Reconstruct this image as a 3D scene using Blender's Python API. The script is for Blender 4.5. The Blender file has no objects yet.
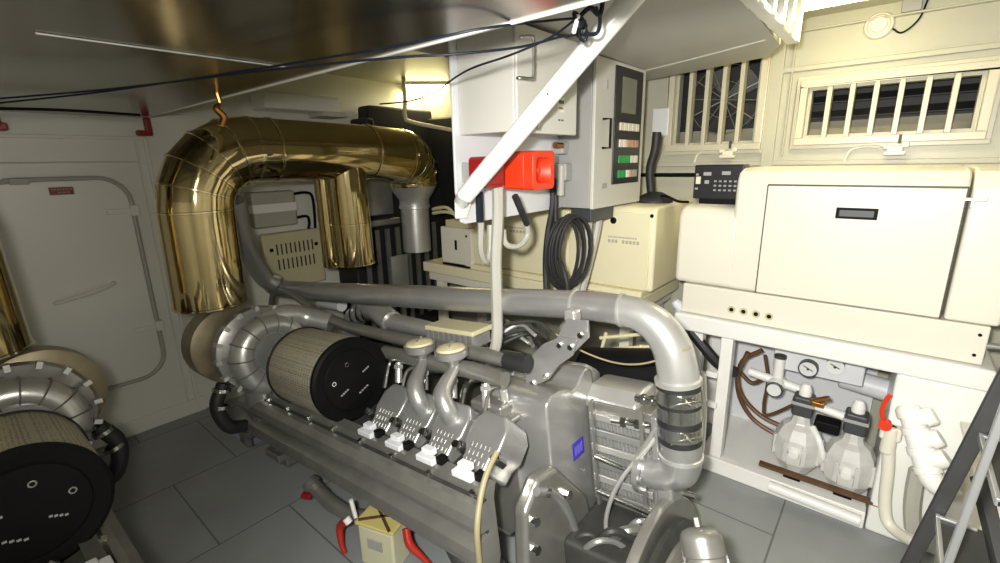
import bpy, bmesh, math, random
from mathutils import Vector as V, Matrix as M, Quaternion
random.seed(7)
sc = bpy.context.scene
COL = sc.collection
R = math.radians

# ------------------------------------------------------------------ camera frame (measured from the room's own edges)
FOC, CX, CY, EYE = 466.0, 500.0, 281.5, 1.6
def _n(v): return V(v).normalized()
_zu = -_n((38, 1815.5, FOC))
_yd = _n((-572, -107.5, FOC)); _yd = (_yd - _zu*_yd.dot(_zu)).normalized()
_xd = _yd.cross(_zu)
CAM = V((0, 0, EYE))
def at(u, v, x=None, y=None, z=None):
    """world point seen at photo position (u, v) on the plane x=, y= or z="""
    c = V((u-CX, v-CY, FOC)); d = V((_xd.dot(c), _yd.dot(c), _zu.dot(c)))
    t = x/d.x if x is not None else (y/d.y if y is not None else (z-EYE)/d.z)
    return CAM + d*t

# ------------------------------------------------------------------ materials
MAT = {}
def mat(name, col, rough=.5, metal=0., var=.06, scale=6., bump=0., bscale=60., emit=None, estr=0., coat=0., spec=.5, rvar=0.):
    m = bpy.data.materials.new(name); m.use_nodes = True
    nt = m.node_tree; b = nt.nodes['Principled BSDF']
    tc = nt.nodes.new('ShaderNodeTexCoord')
    nz = nt.nodes.new('ShaderNodeTexNoise'); nz.inputs['Scale'].default_value = scale; nz.inputs['Detail'].default_value = 6
    nt.links.new(tc.outputs['Object'], nz.inputs['Vector'])
    cr = nt.nodes.new('ShaderNodeValToRGB')
    lo = [max(0, c*(1-var)) for c in col]; hi = [min(1, c*(1+var)) for c in col]
    cr.color_ramp.elements[0].position = .3; cr.color_ramp.elements[1].position = .7
    cr.color_ramp.elements[0].color = (*lo, 1); cr.color_ramp.elements[1].color = (*hi, 1)
    nt.links.new(nz.outputs['Fac'], cr.inputs['Fac']); nt.links.new(cr.outputs['Color'], b.inputs['Base Color'])
    b.inputs['Roughness'].default_value = rough; b.inputs['Metallic'].default_value = metal
    b.inputs['Specular IOR Level'].default_value = spec
    if coat: b.inputs['Coat Weight'].default_value = coat; b.inputs['Coat Roughness'].default_value = .08
    if rvar:
        mr = nt.nodes.new('ShaderNodeMapRange'); mr.inputs['To Min'].default_value = max(0.02, rough-rvar); mr.inputs['To Max'].default_value = rough+rvar
        nt.links.new(nz.outputs['Fac'], mr.inputs['Value']); nt.links.new(mr.outputs['Result'], b.inputs['Roughness'])
    if bump:
        n2 = nt.nodes.new('ShaderNodeTexNoise'); n2.inputs['Scale'].default_value = bscale; n2.inputs['Detail'].default_value = 3
        nt.links.new(tc.outputs['Object'], n2.inputs['Vector'])
        bp = nt.nodes.new('ShaderNodeBump'); bp.inputs['Strength'].default_value = bump; bp.inputs['Distance'].default_value = .004
        nt.links.new(n2.outputs['Fac'], bp.inputs['Height']); nt.links.new(bp.outputs['Normal'], b.inputs['Normal'])
    if emit:
        b.inputs['Emission Color'].default_value = (*emit, 1); b.inputs['Emission Strength'].default_value = estr
    MAT[name] = m; return m
mat('wall_paint', (.76, .76, .69), .42, var=.05, scale=2.5, bump=.12, bscale=25)
mat('hull_paint', (.49, .48, .385), .42, var=.05, scale=2.5, bump=.12, bscale=25)
mat('door_paint', (.78, .78, .72), .35, var=.04, scale=2, bump=.08, bscale=14)
mat('cream', (.80, .77, .655), .30, var=.02, scale=3)
mat('cream_warm', (.86, .80, .55), .32, var=.02, scale=3)
mat('white_gloss', (.86, .86, .82), .28, var=.02)
mat('white_plate', (.74, .75, .78), .4, var=.02)
mat('box_grey', (.60, .59, .54), .42, var=.02, scale=3, bump=.06, bscale=80)
mat('cab_grey', (.36, .36, .35), .45, var=.04)
mat('soffit_grey', (.50, .49, .46), .5, var=.04, scale=3, bump=.05)
mat('silver_paint', (.46, .46, .45), .32, .68, var=.08, scale=9, bump=.08, bscale=140)
mat('silver_light', (.62, .62, .60), .31, .65, var=.06, scale=8, bump=.06, bscale=140)
mat('silver_dark', (.30, .295, .27), .34, .62, var=.14, scale=10, bump=.1, bscale=120)
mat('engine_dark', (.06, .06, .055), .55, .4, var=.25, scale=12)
mat('steel', (.62, .62, .60), .22, 1., var=.06, scale=20)
mat('foil', (.62, .50, .27), .08, 1., var=.07, scale=5, bump=.10, bscale=9, rvar=.04)  # gold tint puts the warm lamp light into the foil's own colour
mat('foil_seam', (.80, .68, .42), .12, 1., var=.05)
mat('ceiling_steel', (.27, .255, .215), .21, 1., var=.07, scale=3, rvar=.05)
mat('black', (.004, .004, .0045), .6, var=.2, spec=.15)
mat('black_rubber', (.02, .02, .021), .55, var=.25, scale=20)
mat('black_panel', (.018, .018, .022), .32, var=.1)
mat('red_siren', (.75, .045, .012), .30, var=.03)
mat('red_lever', (.42, .025, .015), .38)
mat('vent_cream', (.60, .565, .44), .35, var=.02)
mat('red_dark', (.28, .012, .012), .35, var=.06)
mat('red_sign', (.20, .014, .012), .4, var=.08)
mat('sign_letter', (.42, .28, .25), .5)
mat('grey_letter', (.46, .44, .36), .5)
mat('black_letter', (.06, .06, .06), .5)
mat('tag_letter', (.38, .38, .38), .5)
mat('blue_tag', (.05, .035, .42), .35, var=.05)
mat('tag_mark', (.16, .14, .6), .35)
mat('conduit_grey', (.43, .42, .37), .45, var=.04)
mat('cable_blue', (.006, .009, .018), .5, spec=.3)
mat('brass', (.42, .20, .06), .3, 1., var=.1)
mat('copper_brown', (.13, .065, .03), .45, .2, var=.2, scale=15)
mat('gauge_face', (.75, .76, .74), .35)
mat('strainer_grey', (.62, .62, .59), .3, var=.1, scale=14, bump=.1, bscale=40, coat=.3)
mat('cap_grey', (.05, .055, .06), .45)
mat('yellow_pump', (.62, .55, .20), .4, var=.08)
mat('pump_cream', (.62, .60, .42), .45, var=.05)
mat('btn_white', (.8, .76, .62), .4); mat('btn_green', (.03, .32, .08), .4); mat('btn_amber', (.55, .32, .22), .4)
mat('lcd', (.22, .23, .18), .2)
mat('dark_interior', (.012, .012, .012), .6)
mat('grille_wire', (.35, .35, .34), .4, .6)
mat('stair_dark', (.028, .028, .028), .5, .1, var=.15, scale=15)
mat('alu', (.58, .59, .60), .28, .8, var=.05)
mat('tube_light', (1, .93, .6), .4, emit=(1.0, .86, .42), estr=16.0)
mat('lamp_body', (.72, .66, .45), .45)
mat('filter_gold', (.52, .48, .36), .42, .45, var=.05)
mat('panel_beige', (.62, .57, .36), .4, var=.03)

mat('loom', (.30, .26, .15), .5)
mat('heat_wrap', (.26, .22, .14), .4, .6, var=.15, scale=12)
# perforated filter sleeve: fine diamond lattice
def lattice():
    m = MAT['filter_gold']; nt = m.node_tree; b = nt.nodes['Principled BSDF']
    tc = nt.nodes.new('ShaderNodeTexCoord')
    w = nt.nodes.new('ShaderNodeTexWave'); w.wave_type = 'BANDS'; w.bands_direction = 'Y'; w.inputs['Scale'].default_value = 16; w.inputs['Distortion'].default_value = .4
    v = nt.nodes.new('ShaderNodeTexVoronoi'); v.inputs['Scale'].default_value = 130
    nt.links.new(tc.outputs['Object'], w.inputs['Vector']); nt.links.new(tc.outputs['Object'], v.inputs['Vector'])
    a = nt.nodes.new('ShaderNodeMath'); a.operation = 'MULTIPLY_ADD'; a.inputs[1].default_value = .7
    nt.links.new(v.outputs['Distance'], a.inputs[0]); nt.links.new(w.outputs['Fac'], a.inputs[2])
    cr = nt.nodes.new('ShaderNodeValToRGB'); cr.color_ramp.elements[0].position = .18; cr.color_ramp.elements[1].position = .42
    cr.color_ramp.elements[0].color = (.16, .14, .10, 1); cr.color_ramp.elements[1].color = (.60, .56, .43, 1)
    v.inputs['Scale'].default_value = 95; v.inputs['Randomness'].default_value = .25
    nt.links.new(v.outputs['Distance'], cr.inputs['Fac']); nt.links.new(cr.outputs['Color'], b.inputs['Base Color'])
    bp = nt.nodes.new('ShaderNodeBump'); bp.inputs['Strength'].default_value = .55; bp.inputs['Distance'].default_value = .006
    nt.links.new(a.outputs[0], bp.inputs['Height']); nt.links.new(bp.outputs['Normal'], b.inputs['Normal'])
lattice()

def floor_mat():
    m = mat('floor_paint', (.28, .295, .295), .42, var=.1, scale=3, bump=.1, bscale=60)
    nt = m.node_tree; b = nt.nodes['Principled BSDF']
    tc = nt.nodes.new('ShaderNodeTexCoord')
    mp = nt.nodes.new('ShaderNodeMapping'); mp.inputs['Location'].default_value = (.32, .10, 0)
    br = nt.nodes.new('ShaderNodeTexBrick'); br.offset = .5
    br.inputs['Scale'].default_value = 1; br.inputs['Brick Width'].default_value = .62; br.inputs['Row Height'].default_value = .62
    br.inputs['Mortar Size'].default_value = .004
    br.inputs['Color2'].default_value = (.96, .96, .96, 1); br.inputs['Color1'].default_value = (1, 1, 1, 1); br.inputs['Mortar'].default_value = (.45, .45, .45, 1)
    nt.links.new(tc.outputs['Object'], mp.inputs['Vector']); nt.links.new(mp.outputs['Vector'], br.inputs['Vector'])
    mx = nt.nodes.new('ShaderNodeMixRGB'); mx.blend_type = 'MULTIPLY'; mx.inputs['Fac'].default_value = 1
    src = b.inputs['Base Color'].links[0].from_socket
    nt.links.new(src, mx.inputs['Color1']); nt.links.new(br.outputs['Color'], mx.inputs['Color2'])
    nt.links.new(mx.outputs['Color'], b.inputs['Base Color'])
floor_mat()

# ------------------------------------------------------------------ mesh helpers
def NB(): return bmesh.new()
def basis(axis):
    w = V(axis).normalized()
    u = w.orthogonal().normalized(); v = w.cross(u)
    return u, v, w
def bx(bm, c, s, rot=None):
    ret = bmesh.ops.create_cube(bm, size=1.0)
    m = M.Translation(V(c)) @ (rot.to_4x4() if rot else M.Identity(4)) @ M.Diagonal((*s, 1))
    bmesh.ops.transform(bm, matrix=m, verts=ret['verts'])
    return bm
def bx2(bm, lo, hi):
    return bx(bm, [(a+b)/2 for a, b in zip(lo, hi)], [abs(b-a) for a, b in zip(lo, hi)])
def cyl(bm, p0, p1, r0, r1=None, n=24):
    return lathe(bm, [(0, 0), (r0, 0), ((r0 if r1 is None else r1), (V(p1)-V(p0)).length), (0, (V(p1)-V(p0)).length)], p0, V(p1)-V(p0), n)
def lathe(bm, prof, origin, axis, n=28):
    u, v, w = basis(axis); o = V(origin); rings = []
    for r, t in prof:
        if r < 1e-6: rings.append([bm.verts.new(o+w*t)])
        else: rings.append([bm.verts.new(o+w*t+(u*math.cos(2*math.pi*k/n)+v*math.sin(2*math.pi*k/n))*r) for k in range(n)])
    for a, b in zip(rings, rings[1:]):
        for k in range(n):
            k2 = (k+1) % n
            if len(a) == 1 and len(b) == 1: continue
            if len(a) == 1: bm.faces.new((a[0], b[k], b[k2]))
            elif len(b) == 1: bm.faces.new((a[k], b[0], a[k2]))
            else: bm.faces.new((a[k], b[k], b[k2], a[k2]))
    return bm
def spline(pts, seg=8):
    pts = [V(p) for p in pts]
    if len(pts) < 3: return pts
    out = []
    P = [pts[0]*2-pts[1]]+pts+[pts[-1]*2-pts[-2]]
    for i in range(1, len(P)-2):
        p0, p1, p2, p3 = P[i-1:i+3]
        for k in range(seg):
            t = k/seg
            out.append(.5*((2*p1)+(p2-p0)*t+(2*p0-5*p1+4*p2-p3)*t*t+(3*p1-p0-3*p2+p3)*t**3))
    out.append(pts[-1]); return out
def tube(bm, pts, r, n=12, smooth=True, seg=8, closed=False):
    """r: one radius or one per control point"""
    N0 = len(pts)
    path = spline(pts, seg) if smooth and N0 > 2 else [V(p) for p in pts]
    def rad(i):
        if not isinstance(r, (list, tuple)): return r
        f = i/(len(path)-1)*(N0-1); k = min(int(f), N0-2); return r[k]+(r[k+1]-r[k])*(f-k)
    if closed: path = path[:-1]
    L = len(path); rings = []; nrm = None
    for i, p in enumerate(path):
        if closed: t = path[(i+1) % L]-path[i-1]
        else: t = (path[min(i+1, L-1)]-path[max(i-1, 0)])
        t = t.normalized()
        if nrm is None: nrm = t.orthogonal().normalized()
        else:
            nrm = nrm-t*nrm.dot(t)
            nrm = nrm.normalized() if nrm.length > 1e-6 else t.orthogonal().normalized()
        b = t.cross(nrm)
        rings.append([bm.verts.new(p+(nrm*math.cos(2*math.pi*k/n)+b*math.sin(2*math.pi*k/n))*rad(i)) for k in range(n)])
    prs = list(zip(rings, rings[1:]))
    if closed: prs.append((rings[-1], rings[0]))
    for a, b in prs:
        for k in range(n): bm.faces.new((a[k], a[(k+1) % n], b[(k+1) % n], b[k]))
    if not closed:
        bm.faces.new(list(reversed(rings[0]))); bm.faces.new(rings[-1])
    return bm
def prism(bm, poly, o, u, v, w):
    """2-D polygon in (u, v) from o, pushed along the vector w"""
    o, u, v, w = V(o), V(u), V(v), V(w)
    a = [bm.verts.new(o+u*x+v*y) for x, y in poly]; b = [bm.verts.new(p.co+w) for p in a]
    n = len(a)
    bm.faces.new(a); bm.faces.new(list(reversed(b)))
    for k in range(n): bm.faces.new((a[k], b[k], b[(k+1) % n], a[(k+1) % n]))
    return bm
def rrect(x0, y0, x1, y1, r, n=6):
    out = []
    for cx, cy, a0 in ((x1-r, y1-r, 0), (x0+r, y1-r, 90), (x0+r, y0+r, 180), (x1-r, y0+r, 270)):
        for k in range(n+1):
            a = R(a0+90*k/n); out.append((cx+r*math.cos(a), cy+r*math.sin(a)))
    return out
def wmat(o):
    m = M.Identity(4)
    while o is not None: m = o.matrix_basis @ m; o = o.parent
    return m
def tag(o, label=None, cat=None, group=None, kind=None):
    for k, val in (('label', label), ('category', cat), ('group', group), ('kind', kind)):
        if val: o[k] = val
    return o
def obj(name, bm, material, parent=None, bevel=0., local=False, angle=38, label=None, cat=None, group=None, kind=None, mirror=False, segs=2):
    bmesh.ops.remove_doubles(bm, verts=bm.verts, dist=1e-6)
    if mirror: bmesh.ops.scale(bm, vec=(-1, 1, 1), verts=bm.verts)
    bmesh.ops.recalc_face_normals(bm, faces=bm.faces)
    loc = None
    if parent is None:
        xs = [v.co for v in bm.verts]
        loc = V(((min(p.x for p in xs)+max(p.x for p in xs))/2, (min(p.y for p in xs)+max(p.y for p in xs))/2, min(p.z for p in xs)))
        bmesh.ops.translate(bm, vec=-loc, verts=bm.verts)
    elif not local:
        bmesh.ops.transform(bm, matrix=wmat(parent).inverted(), verts=bm.verts)
    me = bpy.data.meshes.new(name); bm.to_mesh(me); bm.free()
    me.materials.append(MAT[material])
    for p in me.polygons: p.use_smooth = True
    me.set_sharp_from_angle(angle=R(angle))
    o = bpy.data.objects.new(name, me); COL.objects.link(o)
    if loc is not None: o.location = loc
    if parent is not None: o.parent = parent
    if bevel:
        b = o.modifiers.new('bevel', 'BEVEL'); b.width = bevel; b.segments = segs; b.limit_method = 'ANGLE'; b.angle_limit = R(40); b.harden_normals = True
    tag(o, label, cat, group, kind)
    return o
def thing(name, label, cat, loc, group=None, rot=(0, 0, 0)):
    o = bpy.data.objects.new(name, None); COL.objects.link(o)
    o.empty_display_size = .1; o.location = loc; o.rotation_euler = rot
    return tag(o, label, cat, group)
def letters(bm, text, size, o, u, v, depth=.001):
    """flat lettering, lower left corner at o, running along u with v up"""
    cu = bpy.data.curves.new('lettering', 'FONT'); cu.body = text; cu.size = size; cu.extrude = depth; cu.resolution_u = 2
    ob = bpy.data.objects.new('lettering', cu); COL.objects.link(ob)
    dg = bpy.context.evaluated_depsgraph_get(); dg.update()
    me = bpy.data.meshes.new_from_object(ob.evaluated_get(dg))
    u, v = V(u).normalized(), V(v).normalized(); w = u.cross(v)
    m = M((( u.x, v.x, w.x, o[0]), (u.y, v.y, w.y, o[1]), (u.z, v.z, w.z, o[2]), (0, 0, 0, 1)))
    me.transform(m); bm.from_mesh(me)
    COL.objects.unlink(ob); bpy.data.objects.remove(ob); bpy.data.curves.remove(cu); bpy.data.meshes.remove(me)
    return bm
X, Y, Z = V((1, 0, 0)), V((0, 1, 0)), V((0, 0, 1))
def struct(name, bm, material, parent=None, **k): return obj(name, bm, material, parent, kind='structure', **k)

# ================================================================== THE ROOM
WB, WR, WL, WF = 3.43, 3.0, -2.0, -1.6      # door wall y, hull wall x, left wall x, wall behind the photographer
CLOW, CHI, BEAM = 1.89, 2.27, .87
# floor with a cut-out where the engine sump goes below the plates
bm = NB()
hx0, hx1, hy0, hy1 = .88, 1.85, 2.70, 3.12
for lo, hi in (((WL, WF, -.05), (hx0, WB, 0)), ((hx1, WF, -.05), (WR, WB, 0)), ((hx0, WF, -.05), (hx1, hy0, 0)), ((hx0, hy1, -.05), (hx1, WB, 0))): bx2(bm, lo, hi)
bx2(bm, (hx0-.05, hy0-.05, -.3), (hx1+.05, hy1+.05, -.27))
struct('floor', bm, 'floor_paint')
bm = NB(); bx2(bm, (WL-.05, WB, -.05), (WR+.05, WB+.06, 2.4)); struct('wall_back', bm, 'wall_paint')
bm = NB()
VW = [(.455, -.262, 1.652, 1.972), (1.14, .612, 1.638, 2.19)]     # vent openings in the hull wall: y0, y1, z0, z1
ys = [WF, VW[0][1]+.05, VW[0][0]-.05, VW[1][1]+.05, VW[1][0]-.05, WB]
bx2(bm, (WR, WF, -.05), (WR+.06, ys[1], 2.4)); bx2(bm, (WR, ys[2], -.05), (WR+.06, ys[3], 2.4)); bx2(bm, (WR, ys[4], -.05), (WR+.06, WB, 2.4))
for (y0, y1, z0, z1) in VW:
    bx2(bm, (WR, y1+.05, -.05), (WR+.06, y0-.05, z0+.05)); bx2(bm, (WR, y1+.05, z1-.05), (WR+.06, y0-.05, 2.4))
struct('wall_right', bm, 'hull_paint')
bm = NB(); bx2(bm, (WL-.06, WF, -.05), (WL, WB, 2.4)); struct('wall_left', bm, 'wall_paint')
bm = NB(); bx2(bm, (WL, WF-.06, -.05), (WR, WF, 2.4)); struct('wall_front', bm, 'wall_paint')
bm = NB(); bx2(bm, (WL, WF, CLOW), (BEAM, WB, CLOW+.02)); struct('ceiling', bm, 'ceiling_steel')
bm = NB(); bx2(bm, (BEAM-.05, WF, CHI), (WR, WB, CHI+.05)); struct('ceiling.001', bm, 'hull_paint')
bm = NB(); bx2(bm, (BEAM-.004, WF, CLOW-.005), (BEAM+.006, WB, CHI)); struct('trim_1', bm, 'white_gloss', bevel=.003)
# hanging soffit the cabinets are bolted to, ribbed end towards the photographer
bm = NB(); SZ = 2.055
def zp(u, v): p = at(u, v, z=SZ); return (p.x, p.y)
e1, e2, e3 = zp(780, 45), zp(768, 56), zp(650, 80)
prism(bm, [(BEAM+.006, .44), (1.66, .43), (e1[0], e1[1]), (e2[0]+.02, e2[1]), (e3[0], e3[1]), (2.86, 1.62), (BEAM+.006, 1.62)], (0, 0, SZ), X, Y, (0, 0, CHI-SZ))
sof = struct('ceiling.002', bm, 'soffit_grey')
bm = NB()
for k in range(7):
    x = 1.40+k*.16
    bx2(bm, (x, .395, SZ-.004), (x+.055, .445, CHI))
bx2(bm, (BEAM+.01, .40, SZ-.006), (2.41, .44, SZ+.02))
struct('trim_2', bm, 'white_gloss', bevel=.004)
bm = NB()   # shadow-gap and fixing strip along the soffit underside
tube(bm, [at(640, 72, z=SZ-.003), at(700, 57, z=SZ-.003), at(765, 40, z=SZ-.003)], .004, 6); struct('trim_3', bm, 'box_grey')
# bright seam across the polished ceiling
bm = NB(); p, q = at(35, 33, z=CLOW-.002), at(285, 67, z=CLOW-.002); tube(bm, [p, q], .0035, 6); struct('trim_4', bm, 'steel')
# hull wall stringers: long ledges and an upright, plus a cornice at the ceiling
bm = NB()
bx2(bm, (WR-.03, WF, 2.205), (WR, .50, 2.215)); bx2(bm, (WR-.018, WF, 2.02), (WR, .55, 2.045)); bx2(bm, (WR-.022, .545, 1.45), (WR, .605, CHI)); bx2(bm, (WR-.02, .50, 1.60), (WR, .51, 2.2))
bx2(bm, (WR-.02, WF, 1.55), (WR, WB, 1.575))
struct('trim_5', bm, 'hull_paint', bevel=.004)
# door-wall panel ribs
bm = NB()
bx2(bm, (WL, WB-.012, 1.765), (.86, WB, 1.785)); bx2(bm, (.845, WB-.02, 0), (.865, WB, 1.78)); bx2(bm, (.80, WB-.012, 0), (.808, WB, 1.77))
bx2(bm, (WL, WB-.012, 1.64), (.80, WB, 1.648)); bx2(bm, (.87, WB-.012, 1.90), (WR, WB, 1.915))
struct('trim_6', bm, 'wall_paint', bevel=.004)
bm = NB(); bx2(bm, (WL, WB-.014, 0), (.90, WB, .10)); struct('baseboard_back', bm, 'wall_paint', bevel=.004)

# ---- watertight hatch door
bm = NB(); prism(bm, rrect(.13, .36, .715, 1.55, .13, 8), (0, WB-.03, 0), X, Z, (0, .03, 0))
door = struct('door_1', bm, 'door_paint', bevel=.008)
bm = NB()
rp = [V((x, WB-.028, z)) for x, z in rrect(.12, .35, .725, 1.56, .14, 6)]
tube(bm, rp+[rp[0]], .012, 8, smooth=False, closed=True)
obj('gasket_rim', bm, 'conduit_grey', door)
bm = NB()
tube(bm, [(.30, WB-.03, .91), (.31, WB-.06, .915), (.45, WB-.075, .94), (.55, WB-.06, .965), (.56, WB-.03, .97)], .010, 8)
obj('grab_handle', bm, 'door_paint', door)
bm = NB(); lathe(bm, [(0, .035), (.022, .035), (.026, .03), (.026, 0), (0, 0)], (.285, WB-.03, .505), (0, -1, 0), 20); obj('knob', bm, 'black', door)
for z0 in (1.37, .66):
    bm = NB(); bx2(bm, (.60, WB-.045, z0-.015), (.735, WB-.028, z0+.015)); bx2(bm, (.71, WB-.055, z0-.03), (.75, WB-.01, z0+.03))
    obj('hinge', bm, 'door_paint', door, bevel=.004)
a_, b_ = at(47, 187.5, y=WB), at(73.5, 195, y=WB)
bm = NB(); bx2(bm, (a_.x, WB-.036, 1.478), (b_.x, WB-.028, 1.518)); sg = obj('sign_plate', bm, 'red_sign', door, label='small dark red sign plate')
bm = NB()
for k in range(9): bx2(bm, (a_.x+.012+k*.0105, WB-.038, 1.503), (a_.x+.018+k*.0105, WB-.035, 1.510))
for k in range(5): bx2(bm, (a_.x+.034+k*.0105, WB-.038, 1.487), (a_.x+.040+k*.0105, WB-.035, 1.494))
obj('lettering', bm, 'sign_letter', sg)

# ---- louvred vents on the hull side
def vent(name, y0, y1, z0, z1, nbar, label_fan):
    bm = NB(); w = .035
    bx2(bm, (WR-.045, y1, z0), (WR+.01, y0, z0+w)); bx2(bm, (WR-.045, y1, z1-w), (WR+.01, y0, z1))
    bx2(bm, (WR-.045, y1, z0+w), (WR+.01, y1+w, z1-w)); bx2(bm, (WR-.045, y0-w, z0+w), (WR+.01, y0, z1-w))
    bx2(bm, (WR-.02, y1-.02, z0-.02), (WR, y0+.02, z0)); bx2(bm, (WR-.02, y1-.02, z1), (WR, y0+.02, z1+.02))
    bx2(bm, (WR-.02, y0, z0), (WR, y0+.02, z1)); bx2(bm, (WR-.02, y1-.02, z0), (WR, y1, z1))
    win = struct(name, bm, 'vent_cream', bevel=.004)
    bm = NB(); bx2(bm, (WR+.20, y1-.02, z0-.02), (WR+.22, y0+.02, z1+.02))
    obj('dark_duct', bm, 'dark_interior', win)
    bm = NB()
    prism(bm, [(-.005, z0+w), (.12, z0+w+.02), (.2, z0+w+.09), (.2, z0), (-.005, z0)], (WR, y1, 0), X, Z, (0, y0-y1, 0)); obj('sill', bm, 'vent_cream', win)
    n = nbar+1
    for k in range(1, n):
        y = y1+w+(y0-y1-2*w)*k/n
        bm = NB(); bx2(bm, (WR-.035, y-.011, z0+w), (WR+.03, y+.011, z1-w)); obj('bar', bm, 'vent_cream', win, bevel=.003)
    if label_fan:
        bm = NB(); cy, cz = (y0+y1)/2-.03, (z0+z1)/2+.01
        for rr in (.10, .19):
            ring = [(WR+.06, cy+rr*math.cos(a*math.pi/12), cz+rr*math.sin(a*math.pi/12)) for a in range(25)]
            tube(bm, ring, .0018, 5, smooth=False, closed=True)
        for a in range(6):
            c, s = math.cos(a*math.pi/6+.1), math.sin(a*math.pi/6+.1)
            tube(bm, [(WR+.06, cy-.2*c, cz-.2*s), (WR+.06, cy+.2*c, cz+.2*s)], .003, 5)
        obj('fan_guard', bm, 'grille_wire', win)
        bm = NB()
        for a in range(5):
            ang = a*2*math.pi/5
            u = V((0, math.cos(ang), math.sin(ang))); v = V((.25, -math.sin(ang), math.cos(ang)))
            prism(bm, [(.03, -.02), (.18, -.07), (.19, .05), (.03, .02)], (WR+.12, cy, cz), u, v, (.004, 0, 0))
        cyl(bm, (WR+.10, cy, cz), (WR+.15, cy, cz), .035)
        obj('fan', bm, 'engine_dark', win)
    else:
        bm = NB()
        for k in range(2):
            z = z0+w+.10+k*.075
            prism(bm, [(0, 0), (.05, .035), (.05, .04), (0, .005)], (WR+.08, y1, z), X, Z, (0, y0-y1, 0))
        obj('louvre', bm, 'dark_interior', win)
    return win
vent('window_1', *VW[0], 6, False)
vent('window_2', *VW[1], 4, True)

# ================================================================== CEILING FITTINGS
def lamp(name, c, axis, L, label, w=.11):
    ax = V(axis).normalized(); side = ax.cross(Z)
    t = thing(name, label, 'lamp', c)
    bm = NB(); rot = M((ax, side, Z)).transposed()
    bx(bm, V(c)+V((0, 0, -.012)), (L, w+.01, .024), rot); obj('housing', bm, 'lamp_body', t, bevel=.005)
    bm = NB()
    prof = [(w/2*math.cos(math.pi*k/10), -w*.55*math.sin(math.pi*k/10)) for k in range(11)]
    prism(bm, prof, V(c)+V((0, 0, -.022))-ax*(L/2-.02), side, Z, ax*(L-.04)); obj('diffuser', bm, 'tube_light', t, bevel=.006)
    for s in (-1, 1):
        bm = NB(); bx(bm, V(c)+ax*s*(L/2-.008)+V((0, 0, -.035)), (.02, w+.006, .07), rot); obj('end_cap', bm, 'lamp_body', t, bevel=.005)
    return t
LC = at(438, 92, z=2.20)
lamp('ceiling_lamp', (LC.x, LC.y, CHI), (.72, -.69, 0), .60, 'lit fluorescent ceiling lamp with a yellowish diffuser left of the grey switch box', .17)
LD = at(850, -4, z=2.2)
lamp('ceiling_lamp.001', (LD.x, LD.y, CHI), Y, .42, 'lit ceiling lamp above the round speaker on the hull wall', .13)
# pipe that comes down from the aft lamp
bm = NB(); q_ = at(405, 100, y=LC.y-.05); tube(bm, [V((q_.x, q_.y, CHI)), q_, at(405, 116, y=LC.y-.05), at(412, 122, y=LC.y-.08), at(452, 130, y=LC.y-.3), at(470, 133, y=LC.y-.4)], .016, 8)
tag(obj('lamp_conduit', bm, 'lamp_body'), 'cream conduit bending down below the left fluorescent lamp', 'conduit')
# round speaker
sp = at(879, 26, x=WR)
t = thing('speaker', 'round cream speaker on the hull wall above the wide vent', 'speaker', (WR, sp.y, sp.z))
bm = NB(); lathe(bm, [(0, .03), (.03, .032), (.034, .024), (.052, .022), (.058, .012), (.06, 0), (0, 0)], (WR, sp.y, sp.z), (-1, 0, 0), 28); obj('grille', bm, 'cream', t)
bm = NB(); lathe(bm, [(.040, .0245), (.046, .0245), (.046, .02), (.040, .02)], (WR, sp.y, sp.z), (-1, 0, 0), 28); obj('groove_ring', bm, 'grey_letter', t)
bm = NB(); tube(bm, [(WR-.01, sp.y-.05, sp.z-.02), (WR-.012, sp.y-.09, sp.z-.045), (WR-.012, sp.y-.14, sp.z+.0), (WR-.01, sp.y-.16, CHI-.01)], .004, 6); obj('lead', bm, 'black', t)
# junction box up at the ceiling behind the speaker
p = at(908, 5, x=WR); bm = NB(); bx2(bm, (WR-.04, p.y-.05, 2.215), (WR, p.y+.02, CHI)); tag(obj('cable_clip', bm, 'cab_grey', bevel=.004), 'small grey cable clip at the ceiling edge right of the speaker', 'clip')
# white light fitting at the wall top behind the exhaust duct
p, q = at(262, 101, y=3.25), at(338, 104, y=3.25)
t = thing('light_fitting', 'unlit white strip light high on the wall behind the exhaust duct', 'lamp', (p.x, 3.25, p.z-.05))
bm = NB(); bx2(bm, (p.x, 3.22, p.z-.045), (q.x, 3.42, p.z+.06)); obj('housing', bm, 'white_gloss', t, bevel=.012)
bm = NB(); bx2(bm, (q.x-.16, 3.19, p.z-.075), (q.x+.02, 3.40, p.z-.04)); obj('ballast', bm, 'box_grey', t, bevel=.006)
# red hook and brass hook below the edge beam
bm = NB(); bx2(bm, (.845, 3.32, 1.80), (.875, 3.36, 1.885)); bx2(bm, (.80, 3.32, 1.785), (.875, 3.36, 1.815))
tag(obj('corner_bracket', bm, 'red_dark', bevel=.008), 'dark red angled bracket under the end of the ceiling edge above the hatch door', 'bracket')
p = at(-1, 127, y=3.38); bm = NB(); bx(bm, (p.x, 3.37, p.z), (.05, .12, .035)); bx(bm, (p.x-.01, 3.32, p.z+.03), (.03, .03, .06))
tag(obj('corner_bracket.001', bm, 'red_dark', bevel=.006), 'dark red bracket at the very left edge above the hatch door', 'bracket')
p = at(217, 93, z=CLOW); bm = NB()
tube(bm, [(p.x, p.y, CLOW), (p.x+.004, p.y, 1.85), (p.x-.012, p.y, 1.83), (p.x+.01, p.y, 1.80), (p.x-.004, p.y, 1.765)], [.010, .008, .013, .015, .012], 8)
tag(obj('hook', bm, 'brass'), 'brass hook hanging from the polished ceiling over the big exhaust duct', 'hook')
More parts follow.
